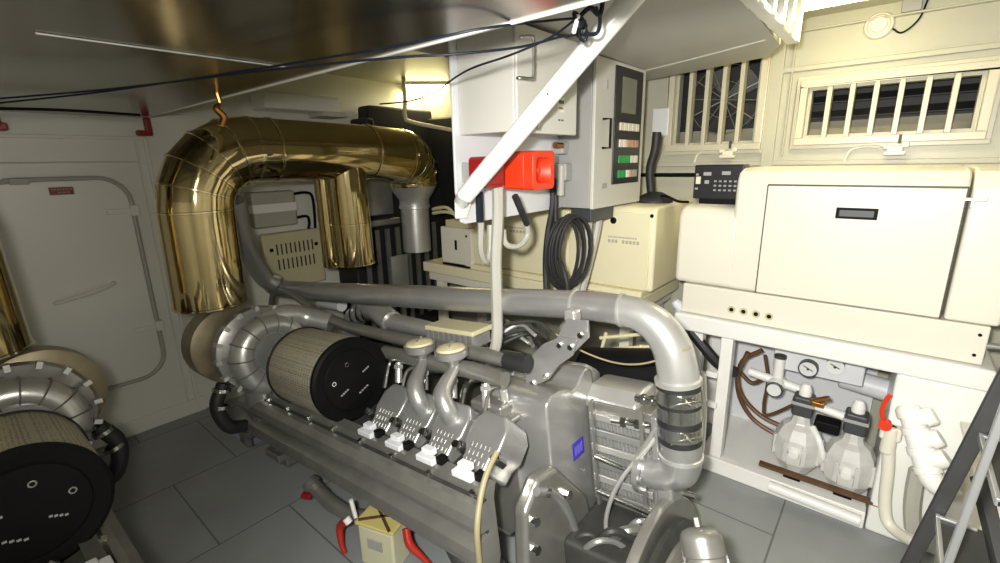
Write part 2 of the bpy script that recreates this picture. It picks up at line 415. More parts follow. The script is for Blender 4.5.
# cables strung under the ceiling
def cable(name, pts, r, material, label, cat='cable', group=None, n=8):
    bm = NB(); tube(bm, pts, r, n); return tag(obj(name, bm, material), label, cat, group)
K = at(578, 18, y=.63); K2 = at(583, 34, y=.66)
cable('cable', [at(-30, 106, y=2.30), at(100, 92, y=1.95), at(250, 70, z=1.855), at(395, 46, z=1.855), at(480, 29, y=.72), at(545, 21, y=.67), K], .003, 'cable_blue', 'upper dark cable strung below the polished ceiling to the knot at the white strut')
cable('cable.001', [at(-30, 101, y=2.25), at(110, 89, y=1.90), at(270, 70, z=1.835), at(390, 58, z=1.835), at(455, 54, y=.80), at(520, 47, y=.72), at(560, 37, y=.68), K2], .003, 'cable_blue', 'middle dark cable crossing the grey switch box to the knot at the white strut')
cable('cable.002', [at(-30, 108, z=1.845), at(60, 110, z=1.845), at(140, 115, z=1.845)], .006, 'black', 'black cable along the top of the hatch door wall')
cable('cable.003', [at(380, 104, y=1.75), at(410, 101, y=1.55), at(435, 92, y=1.38), at(456, 77, y=1.12), at(475, 67, y=.95), at(505, 57, y=.86), at(535, 45, y=.78), at(556, 34, y=.72), at(572, 22, y=.66), K], .003, 'cable_blue', 'dark cable looping under the left lamp and over the door handle of the switch box')
bm = NB()
for k in range(5):
    c = K.lerp(K2, k/4); rr = .014
    ring = [c+V((rr*math.cos(a*math.pi/5), rr*math.sin(a*math.pi/5)*.6, rr*.9*math.sin(a*math.pi/5+k))) for a in range(11)]
    tube(bm, ring, .0045, 6, smooth=False, closed=True)
tube(bm, [K, at(590, 8, y=.61), at(600, 14, y=.60), at(604, -10, y=.58)], .006, 6); tube(bm, [K2, at(597, 33, y=.64), at(600, 18, y=.62), at(596, 8, y=.61)], .005, 6)
tag(obj('cable_knot', bm, 'cable_blue'), 'tangle of blue cable tied beside the top of the white strut', 'cable')
bm = NB(); bx(bm, at(576, 24, y=.625), (.007, .007, .045), M.Rotation(R(25), 3, 'Y')); tag(obj('cable_tie', bm, 'white_gloss'), 'white tie around the blue cable tangle', 'tie')
PY = 1.30
# diagonal strut
s0, s1 = at(465, 196, y=1.225), V((1.395, .615, SZ))
s1 = at(637, -8, z=SZ)
t = thing('strut', 'white round strut running diagonally from the mounting plate up to the soffit', 'strut', s0)
bm = NB(); cyl(bm, s0, s1+(s1-s0)*.03, .0325, n=28); obj('pole', bm, 'white_gloss', t)
bm = NB(); d = (s1-s0).normalized()
prism(bm, [(-.03, -.055), (.03, -.06), (.075, .02), (.05, .05), (-.02, .04), (-.03, .0)], V((s0.x+.045, PY-.010, s0.z-.035)), X, Z, (0, .010, 0)); cyl(bm, s0+V((.01, .01, .01)), (s0.x+.05, PY-.004, s0.z-.03), .028, n=16); obj('foot_bracket', bm, 'white_gloss', t, bevel=.004)
bm = NB(); q = s0.lerp(s1, .50); cyl(bm, q+V((-.02, -.05, .04)), q+V((.03, .03, -.06)), .006, n=10); obj('cross_pin', bm, 'steel', t)

# ================================================================== MOUNTING PLATE, SWITCH BOX, SIREN, CONTROL CABINET
PY = 1.30
pl0 = at(453.5, 60, y=PY).x
pr = at(600, 205, y=PY)
bm = NB()
zb = at(459, 223, y=PY).z
prism(bm, [(pl0+.01, zb), (pl0+.03, zb-.008), (2.36, zb-.002), (2.36, SZ), (pl0-.012, SZ), (pl0-.012, zb+.12)], (0, PY+.001, 0), X, Z, (0, .012, 0))
t = tag(obj('mounting_plate', bm, 'white_plate', bevel=.003), 'white steel mounting plate hanging from the soffit behind the red siren', 'plate')
bm = NB(); cyl(bm, at(464.5, 211, y=PY-.006), at(464.5, 211, y=PY), .007, n=12); obj('bolt', bm, 'steel', t)
bx_x0, bx_y0 = at(457, 128, y=PY).x+.012, 1.02
fx1 = at(576, 131, y=bx_y0).x; bz = at(516, 131, y=bx_y0).z
t = thing('switch_box', 'grey steel switch box with a handled door hanging above the red siren', 'electrical box', (bx_x0, PY, bz))
bm = NB(); bx2(bm, (bx_x0, bx_y0+.016, bz), (fx1, PY, SZ-.012)); obj('body', bm, 'box_grey', t, bevel=.006)
bm = NB(); bx2(bm, (bx_x0-.004, bx_y0, bz-.004), (fx1+.004, bx_y0+.013, SZ-.016)); dr = obj('door', bm, 'box_grey', t, bevel=.005)
h0, h1 = at(533, 41, y=bx_y0), at(531, 81, y=bx_y0)
bm = NB(); hx = at(533, 60, y=bx_y0-.03).x
tube(bm, [(hx-.03, bx_y0, h0.z), (hx-.01, bx_y0-.028, h0.z), (hx, bx_y0-.032, h0.z-.012), (hx, bx_y0-.032, h1.z+.012), (hx-.01, bx_y0-.028, h1.z), (hx-.045, bx_y0-.012, h1.z), (hx-.05, bx_y0, h1.z)], .006, 10, seg=6); obj('handle', bm, 'steel', dr, label='chrome handle')
lx = at(557.5, 104, y=bx_y0).x; lz = at(559, 112, y=bx_y0).z
bm = NB(); bx2(bm, (lx, bx_y0-.002, lz), (lx+.045, bx_y0, lz+.052)); lb = obj('label_plate', bm, 'btn_white', dr)
bm = NB()
for k in range(4): bx2(bm, (lx+.006+k*.009, bx_y0-.003, lz+.030), (lx+.0125+k*.009, bx_y0-.0015, lz+.042))
for k in range(4): bx2(bm, (lx+.008+k*.008, bx_y0-.003, lz+.010), (lx+.013+k*.008, bx_y0-.0015, lz+.017))
for k in (0, 1): bx2(bm, (lx+.006+k*.022, bx_y0-.002, lz-.032), (lx+.018+k*.022, bx_y0-.0005, lz-.026))
obj('lettering', bm, 'black_letter', lb)
# red siren (sounder) on the plate
def sounder(x0, y0, z0, s, d, label, name, m, horn=True):
    t = thing(name, label, 'siren', (x0+s/2, y0+d, z0))
    yh = y0+(.045 if horn else 0)
    bm = NB(); prism(bm, rrect(x0, z0, x0+s, z0+s, .018, 5), (0, yh, 0), X, Z, (0, d-(yh-y0), 0)); hs = obj('housing', bm, m, t, bevel=.003)
    c = V((x0+s/2, y0, z0+s/2))
    bm = NB()
    if horn:
        outer = rrect(x0, z0, x0+s, z0+s, .018, 5); ro = .062
        L0 = []; L1 = []; L2 = []; L3 = []
        for px, pz in outer:
            a = math.atan2(pz-c.z, px-c.x); L0.append(bm.verts.new((px, yh, pz))); L1.append(bm.verts.new((px, y0, pz)))
            L2.append(bm.verts.new((c.x+ro*math.cos(a), y0, c.z+ro*math.sin(a)))); L3.append(bm.verts.new((c.x+.040*math.cos(a), yh-.001, c.z+.040*math.sin(a))))
        n = len(outer)
        for P_, Q_ in ((L0, L1), (L1, L2), (L2, L3)):
            for k in range(n): bm.faces.new((P_[k], P_[(k+1) % n], Q_[(k+1) % n], Q_[k]))
        obj('horn_bell', bm, 'red_siren', hs, bevel=.003)
        bm = NB(); lathe(bm, [(0, .022), (.012, .020), (.018, .008), (.030, .002), (.038, .0), (0, 0)], V((c.x, yh, c.z)), (0, -1, 0), 28); obj('horn_centre', bm, 'red_siren', hs)
    else:
        bx2(bm, (x0+.012, y0-.008, z0+.012), (x0+s-.012, y0, z0+s-.012)); obj('lens', bm, 'red_dark', hs, bevel=.004)
    bm = NB(); bx2(bm, (x0+.012, y0+d, z0+.02), (x0+s-.012, PY, z0+s-.02)); obj('back_box', bm, 'cab_grey', t, bevel=.004)
    return t
sy = 1.07
sa, sb = at(533, 190.5, y=sy), at(553, 148, y=sy)
sounder(sa.x, sy, sa.z, .148, .165, 'bright red square siren with a round horn below the grey switch box', 'siren', 'red_siren')
ra = at(475, 191, y=1.22); sounder(ra.x, 1.17, ra.z+.01, .115, .08, 'dark red square beacon on the white plate partly behind the diagonal strut', 'siren.001', 'red_dark', False)
# cable glands / sockets between siren and cabinet
t = thing('cable_socket', 'grey cable socket on the cabinet side just right of the red siren', 'socket', at(563, 190, x=1.96))
c0 = at(563, 172, x=1.97)
bm = NB(); bx(bm, c0, (.06, .07, .085)); obj('body', bm, 'cab_grey', t, bevel=.01)
bm = NB(); cyl(bm, c0+V((-.03, -.01, .03)), c0+V((-.03, -.01, -.11)), .016, n=16); obj('gland', bm, 'conduit_grey', t)
c0 = at(560, 148, x=1.97)
t = thing('cable_socket.001', 'grey cable socket tucked under the switch box above its twin', 'socket', c0)
bm = NB(); bx(bm, c0, (.06, .07, .06)); obj('body', bm, 'cab_grey', t, bevel=.01)
bm = NB(); cyl(bm, c0+V((-.03, -.03, .01)), c0+V((-.09, -.03, .01)), .014, n=14); obj('gland', bm, 'brass', t)
# control cabinet
cfy = 1.10; cx0 = 2.0; cx1 = 2.53
czb = at(593, 209, y=cfy).z; czt = SZ-.004
t = thing('control_cabinet', 'grey generator control cabinet with screen and button rows hanging right of the siren', 'control cabinet', (cx0, cfy+.1, czb))
bm = NB(); bx2(bm, (cx0, cfy+.02, czb), (cx1, PY, czt)); obj('body', bm, 'cab_grey', t, bevel=.005)
bm = NB(); bx2(bm, (cx0-.003, cfy, czb-.003), (cx1+.003, cfy+.018, czt)); cd = obj('door', bm, 'box_grey', t, bevel=.005)
def cf(u, v): p = at(u, v, y=cfy); return p.x, p.z
px0, pz1 = cf(618, 70); px1, pz0 = cf(634, 180)
px0 = cf(613, 130)[0]; px1 = cf(640, 120)[0]; pz1 = cf(620, 66)[1]; pz0 = cf(607, 185)[1]
bm = NB(); bx2(bm, (px0, cfy-.008, pz0), (px1, cfy, pz1)); cp = obj('panel', bm, 'black_panel', cd, bevel=.003)
W_, H_ = px1-px0, pz1-pz0
bm = NB(); bx2(bm, (px0+W_*.22, cfy-.010, pz0+H_*.62), (px0+W_*.74, cfy-.007, pz0+H_*.92)); obj('screen', bm, 'lcd', cp) if False else None
t2 = t
def sub(name, bm, m, par): return obj(name, bm, m, par)
bm = NB(); bx2(bm, (px0+W_*.22, cfy-.010, pz0+H_*.62), (px0+W_*.74, cfy-.007, pz0+H_*.92)); sub('screen', bm, 'lcd', cd)
rows = [(.50, ['btn_white']*5), (.355, ['btn_white', 'btn_white', 'btn_amber', 'btn_amber', 'btn_amber']), (.215, ['btn_green', 'btn_green', 'btn_green', 'btn_white', 'btn_white']), (.085, ['btn_green', 'btn_green', 'btn_white', 'btn_amber', 'cab_grey'])]
for fz, cols in rows:
    for k, m_ in enumerate(cols):
        x = px0+W_*(.17+.15*k); z = pz0+H_*fz
        bm = NB(); bx2(bm, (x, cfy-.016, z-.016), (x+W_*.10, cfy-.006, z+.020)); sub('button', bm, m_, cd)
hx, hz1 = cf(603, 119); _, hz0 = cf(603, 148)
bm = NB(); tube(bm, [(hx, cfy, hz1), (hx+.01, cfy-.035, hz1), (hx+.01, cfy-.035, hz0), (hx, cfy, hz0)], .006, 8, smooth=False); sub('handle', bm, 'black', cd)
bm = NB()
lxx, lzz = cf(601, 186); bx2(bm, (lxx, cfy-.006, lzz-.012), (lxx+.05, cfy, lzz+.012)); lxx, lzz = cf(606, 84); bx2(bm, (lxx, cfy-.006, lzz-.018), (lxx+.012, cfy, lzz+.018))
sub('lock', bm, 'cab_grey', cd)
bm = NB(); bx2(bm, (cx0+.06, cfy+.04, czb-.075), (cx0+.30, cfy+.16, czb)); obj('gland_block', bm, 'cap_grey', t, bevel=.008)
# grey cable pair below the cabinet
cable('conduit', [(2.11, 1.18, czb-.05), (2.10, 1.19, 1.18), (2.08, 1.21, 1.05), (2.06, 1.24, .86), (2.07, 1.3, .70)], .022, 'conduit_grey', 'left pale conduit of the pair hanging from the control cabinet', 'conduit')
cable('conduit.001', [(2.22, 1.18, czb-.05), (2.20, 1.19, 1.2), (2.17, 1.21, 1.05), (2.13, 1.24, .86), (2.14, 1.3, .70)], .022, 'conduit_grey', 'right pale conduit of the pair hanging from the control cabinet', 'conduit')
# coil of black cable
bm = NB(); cc = at(569, 250, x=1.93); u = V((.75, -.45, .1)).normalized()
for k in range(7):
    rx, rz = .085+.009*(k % 3), .165+.006*(k % 4); off = V((.0, .012*(k-3), 0))
    ring = [cc+off+u*rx*math.cos(a*math.pi/12)+Z*(rz*math.sin(a*math.pi/12)-.004*k) for a in range(25)]
    tube(bm, ring, .008, 7, smooth=False, closed=True)
tag(obj('cable_coil', bm, 'black_rubber'), 'coil of black cable hanging below the control cabinet', 'cable coil')
cable('cable.005', [at(553, 178, x=1.94), at(553, 205, x=1.93), at(548, 235, x=1.92), at(546, 262, x=1.9), at(547, 300, x=1.88)], .017, 'black_rubber', 'thick black cable dropping from the socket left of the coil')
cable('cable.006', [at(556, 195, x=1.93), at(556, 225, x=1.92), at(557, 250, x=1.9), at(566, 278, x=1.88), at(568, 300, x=1.88)], .011, 'black_rubber', 'black cable passing down through the coil below the cabinet')
# conduits below the siren
cable('conduit.002', [at(498, 184, y=1.20), at(498, 215, y=1.20), at(496, 260, y=1.20), at(497, 310, y=1.19), at(497, 338, y=1.18), at(493, 352, y=1.20), at(481, 358, y=1.25)], .0235, 'conduit_grey', 'long pale corrugated conduit dropping from the siren to the engine top', 'conduit')
cable('cable_sleeve', [at(515, 196, y=1.15), at(521, 210, y=1.16), at(527, 224, y=1.18)], .014, 'black_rubber', 'short black sleeve hanging below the red siren', 'cable sleeve')
cable('conduit.003', [at(527, 224, y=1.18), at(527, 236, y=1.19), at(518, 246, y=1.2), at(506, 244, y=1.22), at(503, 230, y=1.24)], .0125, 'conduit_grey', 'pale curved conduit looping below the red siren', 'conduit')
cable('cable_sleeve.001', [at(479, 192, y=1.24), at(480, 222, y=1.24)], .015, 'cable_blue', 'short dark sleeve below the dark red beacon', 'cable sleeve')
cable('conduit.004', [at(481, 222, y=1.24), at(481, 250, y=1.26), at(486, 262, y=1.27), at(490, 250, y=1.28), at(490, 225, y=1.285)], .013, 'conduit_grey', 'pale U-shaped conduit below the dark red beacon', 'conduit')

# ================================================================== EXHAUST DUCTS (polished foil)
def duct(name, label, mir=False):
    mx = (lambda x: .765-x) if mir else (lambda x: x)
    y = 2.60; r = .165 if not mir else .16
    t = thing(name, label, 'duct', (mx(.79), y, .92))
    def ringseam(bm, c, ax, rr): lathe(bm, [(rr, -.006), (rr+.005, -.004), (rr+.005, .004), (rr, .006)], c, ax, 32)
    def seam(par, c, ax, rr): bm = NB(); ringseam(bm, c, ax, rr); obj('seam', bm, 'foil_seam', par)
    bm = NB(); cyl(bm, (mx(.79), y, .93), (mx(.80), y, 1.40), r, n=36); lg = obj('riser', bm, 'foil', t)
    seam(lg, V((mx(.79), y, .935)), Z, r); seam(lg, V((mx(.80), y, 1.40)), Z, r)
    # mitred bend
    bm = NB(); br = .285; cx, cz = mx(.80+br), 1.40; sgn = -1 if not mir else 1
    pts = []
    for k in range(6):
        a = R(90*k/5); pts.append(V((cx+sgn*br*math.cos(a), y, cz+br*math.sin(a))))
    pts = [pts[0]-Z*.02]+pts+[pts[-1]-X*sgn*.02]
    tube(bm, pts, r, 36, smooth=False); el = obj('bend', bm, 'foil', t, angle=12)
    for k in range(1, 5):
        a = R(90*k/5); seam(el, pts[k+1], V((-sgn*math.sin(a), 0, math.cos(a))), r)
    if mir: return t
    # level run in two lengths, the far one drooping into the outlet bend
    bm = NB(); cyl(bm, (1.085, y, 1.685), (1.86, y+.06, 1.68), r, n=36); run = obj('level_run', bm, 'foil', t)
    for x in (1.09, 1.20): seam(run, V((x, y+.005, 1.685)), X, r)
    bm = NB(); cyl(bm, (1.84, y+.06, 1.68), (2.16, y+.11, 1.655), r*1.02, r*1.10, n=36); run2 = obj('level_run', bm, 'foil', t)
    seam(run2, V((1.845, y+.06, 1.68)), X, r*1.02); seam(run2, V((2.15, y+.11, 1.655)), X, r*1.10)
    bm = NB(); pts = []
    for k in range(6):
        a = R(90*k/5); pts.append(V((2.16+.20*math.sin(a), y+.11+.13*math.sin(a), 1.455+.20*math.cos(a))))
    tube(bm, [pts[0]-V((.02, .003, 0))]+pts+[pts[-1]-Z*.02], .182, 36, smooth=False); el = obj('bend', bm, 'foil', t, angle=12)
    for k in range(1, 6):
        a = R(90*k/5); seam(el, pts[k], V((math.cos(a), .5*math.cos(a), -math.sin(a))), .182)
    e = pts[-1]
    bm = NB(); lathe(bm, [(.175, 0), (.182, .01), (.155, .06), (.115, .12), (.115, .16), (.12, .165), (.12, .185), (.108, .19), (.108, .52), (0, .52)], e, (0, 0, -1), 30); obj('outlet_pipe', bm, 'silver_light', t)
    # second bank joins from below
    bm = NB(); cyl(bm, (1.665, y+.03, .98), (1.655, y+.03, 1.62), .122, n=32); rz = obj('riser', bm, 'foil', t)
    seam(rz, V((1.66, y+.03, 1.24)), Z, .122); seam(rz, V((1.665, y+.03, .985)), Z, .122)
    bm = NB(); cyl(bm, (1.60, y+.20, .95), (1.60, y+.20, 1.60), .06, n=24); obj('bypass_pipe', bm, 'foil', t)
    return t
duct('exhaust_duct', 'large polished gold-tinted exhaust duct arching over the back of the nearer engine')
duct('exhaust_duct.001', 'polished gold-tinted exhaust duct cut by the left edge of the photo', True)

# ================================================================== THE ENGINES
def engine(name, label, cxw, mir, full):
    T = R(-6.34)
    t = thing(name, label, 'engine', (cxw, 1.0, 0), rot=(T, 0, 0))
    def part(nm, bm, m, par=None, bevel=0., **k): return obj(nm, bm, m, par or t, bevel, True, mirror=mir, **k)
    A = V((0, 1, 0))
    # block
    bm = NB(); prism(bm, [(-.40, .59), (-.28, .64), (-.05, .56), (.05, .56), (.28, .64), (.40, .59), (.41, .36), (.26, .21), (-.26, .21), (-.41, .36)], (0, -.02, 0), X, Z, (0, 1.52, 0)); part('crankcase', bm, 'engine_dark', bevel=.015)
    sides = (-1, 1) if full else (-1,)
    for s in sides:
        # long side cover with two swellings and a groove
        bm = NB()
        pf = [(-.44, .640), (-.480, .632), (-.486, .612), (-.484, .602), (-.520, .598), (-.545, .578), (-.553, .552), (-.545, .528), (-.520, .515), (-.492, .512), (-.490, .494), (-.528, .490), (-.553, .472), (-.560, .442), (-.550, .412), (-.522, .396), (-.495, .392), (-.493, .376), (-.505, .370), (-.470, .355), (-.455, .40), (-.455, .60)]
        prism(bm, [(x*-s, z) for x, z in pf], (0, -.27, 0), X, Z, (0, 1.72, 0)); sc_ = part('side_cover', bm, 'silver_dark', angle=30)
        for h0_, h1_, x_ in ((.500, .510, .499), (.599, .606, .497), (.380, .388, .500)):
            bm = NB(); bx2(bm, (-s*.0 + s*.47, -.268, h0_), (s*x_, 1.448, h1_)); part('groove_shade', bm, 'engine_dark', sc_)  # dark strips put the shade of the grooves into colour
        for k in range(9):
            if s > 0: break
            a = -.22+k*.2
            bm = NB(); cyl(bm, (-.486, a, .595), (-.496, a, .622), .010, n=6); part('bolt', bm, 'steel', sc_)
        # four cylinder heads
        for k in range(4):
            a = -.135+k*.175
            o = V((s*.405, a, .612)); up = V((-s*.135, 0, .125)).normalized(); nr = V((s*.125, 0, .135)).normalized()
            poly = [(-.056, 0), (.056, 0), (.060, .05), (.080, .085), (.080, .155), (.050, .20), (-.050, .20), (-.080, .155), (-.080, .085), (-.060, .05)]
            bm = NB(); prism(bm, poly, o+nr*.012, A, up, -nr*.15); hd = part('cylinder_head', bm, 'silver_paint', bevel=.014, segs=3)
            if s < 0:
                bm = NB()
                for rr in range(3):
                    for q in range(5-rr % 2):
                        c = o+nr*.013+up*(.026+.026*rr)+A*(.040-.019*q)
                        rot = M((A, up, nr)).transposed(); bx(bm, c, (.010, .015, .002), rot)
                part('raised_marks', bm, 'silver_paint', hd)
                for sa in (-1, 1):
                    bm = NB(); c = o+nr*.005+up*.055+A*sa*.083; lathe(bm, [(0, .03), (.013, .03), (.013, .018), (.019, .016), (.019, -.03), (0, -.03)], c, nr, 6); part('head_bolt', bm, 'steel', hd)
            if s < 0:   # injector lead connector on the side cover
                c = V((-.470, a-.03, .645))
                bm = NB(); bx(bm, c, (.030, .085, .022)); bx(bm, c+V((.026, .015, .012)), (.030, .05, .024)); cn = part('lead_connector', bm, 'white_plate', bevel=.004)
                bm = NB(); bx(bm, c+V((.018, -.055, .004)), (.030, .028, .026)); part('plug', bm, 'black', cn, bevel=.003)
    # air filter and turbocharger on the near bank
    fc, fh, fr = -.37, .785, .177
    F = V((fc, .58, fh))
    bm = NB(); lathe(bm, [(fr-.02, .0), (fr, .004), (fr, .40), (fr-.012, .415), (.10, .42), (0, .42)], F, A, 48); fl = part('air_filter', bm, 'filter_gold')
    bm = NB(); lathe(bm, [(0, -.012), (fr-.05, -.012), (fr-.045, -.006), (fr-.008, -.010), (fr+.003, -.002), (fr+.003, .014), (fr, .014)], F, A, 48); cap = part('end_cap', bm, 'black', fl, label='black end cap')
    bm = NB()
    for (dx, dz, w) in ((.05, .02, .035), (-.065, -.045, .04), (.02, -.065, .05)): 
        for q in range(4): bx(bm, F+V((dx+q*w/4, -.0135, dz+q*w/4*.45)), (w/4*.75, .002, .006))
    part('lettering', bm, 'tag_letter', cap)
    for (dx, dz) in ((-.02, .075), (-.09, .015)):
        bm = NB(); lathe(bm, [(.006, .001), (.010, .001), (.010, -.002), (.006, -.002)], F+V((dx, -.0125, dz)), A, 12); part('cap_stud', bm, 'steel', cap)
    bm = NB(); lathe(bm, [(fr+.003, .392), (fr+.007, .396), (fr+.007, .408), (fr, .412)], F, A, 48); part('clamp_band', bm, 'black_rubber', fl)
    bm = NB(); lathe(bm, [(.10, .41), (.112, .43), (.100, .46), (.105, .50), (.098, .53), (.11, .545), (.11, .57), (0, .57)], F, A, 32); part('intake_neck', bm, 'conduit_grey', fl)
    Tc = V((fc-.03, 1.26, fh+.03))
    bm = NB()     # compressor scroll: a tapering ring
    ring = []; rad = []
    for k in range(15):
        a = R(-70+k*24.5); rr = .150-.0006*k; ring.append(Tc+V((rr*math.cos(a), 0, rr*math.sin(a)))); rad.append(.040+.0022*k)
    tube(bm, ring, rad, 16, seg=4)
    tb = part('turbocharger', bm, 'silver_light')
    for k in range(1, 14):
        bm = NB(); a = R(-70+k*24.5); rr = .150; lathe(bm, [(.043+.0022*k, -.003), (.046+.0022*k, 0), (.043+.0022*k, .003)], Tc+V((rr*math.cos(a), 0, rr*math.sin(a))), V((-math.sin(a), 0, math.cos(a))), 16); part('casing_seam', bm, 'silver_dark', tb)
    bm = NB(); lathe(bm, [(0, -.05), (.09, -.05), (.10, -.03), (.13, -.02), (.14, .02), (.17, .05), (.215, .07), (.225, .10), (.215, .13), (.16, .15), (.15, .22), (0, .22)], Tc+V((-.02, 0, .02)), A, 40); part('compressor_casing', bm, 'silver_paint', tb)
    bm = NB(); lathe(bm, [(0, .20), (.16, .20), (.20, .21), (.20, .36), (.19, .37), (0, .37)], Tc+V((-.10, 0, .05)), A, 40); tb2 = part('turbine_casing', bm, 'heat_wrap', tb)
    for k in range(16):
        bm = NB(); a = 2*math.pi*k/16; c = Tc+V((-.02+.218*math.cos(a), .055, .02+.218*math.sin(a))); bx(bm, c, (.026, .05, .018), M.Rotation(-a, 3, 'Y')); part('casing_lug', bm, 'silver_light', tb)
    bm = NB(); tube(bm, [Tc+V((-.05, .06, -.16)), Tc+V((-.06, .06, -.25)), Tc+V((-.02, .06, -.34))], [.10, .09, .10], 20); part('oil_drain_leg', bm, 'silver_paint', tb)
    bm = NB(); tube(bm, [Tc+V((-.22, .10, -.10)), Tc+V((-.27, .10, -.20)), Tc+V((-.24, .10, -.32)), Tc+V((-.16, .12, -.36))], .032, 14); part('oil_hose', bm, 'black_rubber', tb)
    for q in range(2):
        bm = NB(); c = Tc+V((-.235-.02*q, .10, -.13-.08*q)); lathe(bm, [(.034, -.01), (.041, -.008), (.041, .008), (.034, .01)], c, V((-.3, 0, -.9)), 16); part('hose_clamp', bm, 'steel', tb)
    bm = NB(); tube(bm, [Tc+V((.0, .05, .16)), Tc+V((.12, .04, .17)), Tc+V((.22, .02, .13)), Tc+V((.30, -.08, .09))], [.05, .055, .055, .05], 18); part('charge_pipe', bm, 'silver_light', tb)
    if not full: return t
    # breather cups on goosenecks over the middle heads
    for (ax, ua, ch) in ((.20, .305, .895), (.043, .118, .898)):
        b0 = V((-.290, ax-.005, .745)); c = V((-.205, ua, ch))
        bm = NB(); tube(bm, [b0+V((-.012, 0, -.06)), b0+V((-.03, .012, .0)), b0+V((-.012, .045, .055)), c+V((0, -.005, -.045)), c+V((0, 0, -.012))], [.030, .036, .034, .020, .018], 16); br = part('breather_pipe', bm, 'silver_paint')
        bm = NB(); lathe(bm, [(0, -.034), (.018, -.034), (.030, -.018), (.054, -.002), (.063, .004), (.065, .030), (.058, .033), (0, .033)], c, Z, 32); cp_ = part('breather_cup', bm, 'silver_paint', br)
        bm = NB(); lathe(bm, [(.057, .032), (.052, .041), (.034, .047), (0, .049)], c, Z, 32); part('cup_lid', bm, 'panel_beige', cp_)
        bm = NB(); bx(bm, c+V((0, 0, .048)), (.085, .010, .010), M.Rotation(R(35), 3, 'Z')); part('lid_clip', bm, 'silver_light', cp_, bevel=.003)
    # pipes of the valley
    def lp(u, v, lx):       # engine-frame point seen at (u, v) on the lengthwise plane lx
        return wmat(t).inverted() @ at(u, v, x=cxw+lx)
    bm = NB(); tube(bm, [lp(271, 306, -.10), lp(275, 293, -.10), lp(290, 293, -.10), lp(312, 308, -.10), lp(342, 324, -.10), lp(375, 333, -.10), lp(420, 343, -.10), lp(470, 352, -.10), lp(505, 360, -.10)], [.018, .020, .020, .024, .028, .030, .030, .030, .028], 14); part('water_rail', bm, 'silver_dark')
    bm = NB(); tube(bm, [lp(385, 352, -.16), lp(430, 362, -.16), lp(470, 370, -.16), lp(505, 380, -.16)], [.030, .034, .034, .030], 14); part('fuel_rail', bm, 'silver_dark')
    bm = NB(); tube(bm, [lp(502, 359, -.09), lp(528, 364, -.09)], .034, 14); part('rubber_sleeve', bm, 'black_rubber')
    rnd = random.Random(3)
    for k in range(6):
        a0 = -.05+k*.12; bm = NB(); h = .74+rnd.random()*.03
        tube(bm, [(-.24, a0, .70), (-.17, a0+.02, h+.03), (-.06, a0+.05*rnd.random(), h), (.06, a0+.03, h-.01)], .007+.004*(k % 2), 8); part('injector_pipe', bm, 'steel' if k % 2 else 'silver_dark')
    for k in range(4):
        a0 = -.10+k*.175; bm = NB(); cyl(bm, (-.20, a0+.07, .72), (-.17, a0+.09, .80), .016, n=12); cyl(bm, (-.178, a0+.085, .775), (-.172, a0+.089, .79), .022, n=6); part('injector', bm, 'silver_light')
    # right-hand bank charge pipe and fittings behind the cups
    bm = NB(); tube(bm, [lp(392, 322, .12), lp(372, 308, .16), lp(355, 318, .18), lp(350, 335, .18)], [.062, .066, .066, .06], 20); ce = part('charge_pipe', bm, 'silver_light', label='pale cast elbow')
    for q in range(3):
        bm = NB(); lathe(bm, [(.066, -.008), (.074, -.006), (.074, .006), (.066, .008)], lp(369-6*q, 309+1.5*q, .165), V((-.3, .8, .1)), 20); part('clamp', bm, 'steel', ce)
    bm = NB(); tube(bm, [lp(392, 322, .12), lp(430, 330, .10), lp(475, 342, .08)], [.05, .042, .036], 16); part('intake_manifold', bm, 'silver_light')
    bm = NB(); cyl(bm, lp(322, 302, .15), lp(342, 306, .15), .036, n=18); part('oil_filler', bm, 'white_plate')
    for k, (u_, v_) in enumerate(((300, 318), (312, 322))):
        bm = NB(); lathe(bm, [(0, 0), (.05, 0), (.055, .03), (.03, .05), (0, .052)], lp(u_, v_, -.05), Z, 20); part('filler_cap', bm, 'silver_light')
    # finned control unit
    c = lp(458, 327, .0)
    bm = NB(); bx(bm, c, (.13, .30, .022)); ec = part('control_unit', bm, 'panel_beige', bevel=.006)
    bm = NB()
    for k in range(9): bx(bm, c+V((-.055, -.135+k*.034, -.038)), (.022, .020, .056))
    bx(bm, c+V((.005, 0, -.04)), (.09, .28, .05)); part('cooling_fins', bm, 'silver_paint', ec, bevel=.002)
    # tangle of small pipes behind the control unit
    for k in range(8):
        p0 = lp(498+rnd.random()*60, 330+rnd.random()*18, .12+.1*rnd.random()); bm = NB()
        tube(bm, [p0, p0+V((.06*rnd.random(), .10, .03)), p0+V((-.03, .2*rnd.random()+.12, -.01)), p0+V((.04, .32, -.05))], .006+.004*rnd.random(), 8)
        part('small_pipe', bm, ('engine_dark', 'silver_light', 'silver_dark', 'black_rubber')[k % 4])
    # coolant pipe along the top, with its rear drop and its cast front elbow
    rear = [wmat(t).inverted() @ p for p in (at(234, 200, y=2.72), at(244, 240, y=2.82), at(263, 276, y=2.92))]
    fr_ = [wmat(t).inverted() @ p for p in (at(285, 289, x=1.32), at(420, 297, x=1.40), at(560, 304, x=1.485), at(600, 307, x=1.50))]
    bm = NB(); tube(bm, rear+[fr_[0].lerp(rear[2], .45)], .055, 20, seg=5); cpz = part('coolant_pipe', bm, 'silver_paint')
    bm = NB(); tube(bm, [fr_[0].lerp(rear[2], .6)]+fr_+[wmat(t).inverted() @ at(628, 311, x=1.50)], .056, 24); part('pipe_run', bm, 'silver_paint', cpz)
    el_ = [wmat(t).inverted() @ at(u_, v_, x=1.50) for u_, v_ in ((622, 310), (640, 315), (658, 327), (671, 346), (677, 368), (678, 380))]
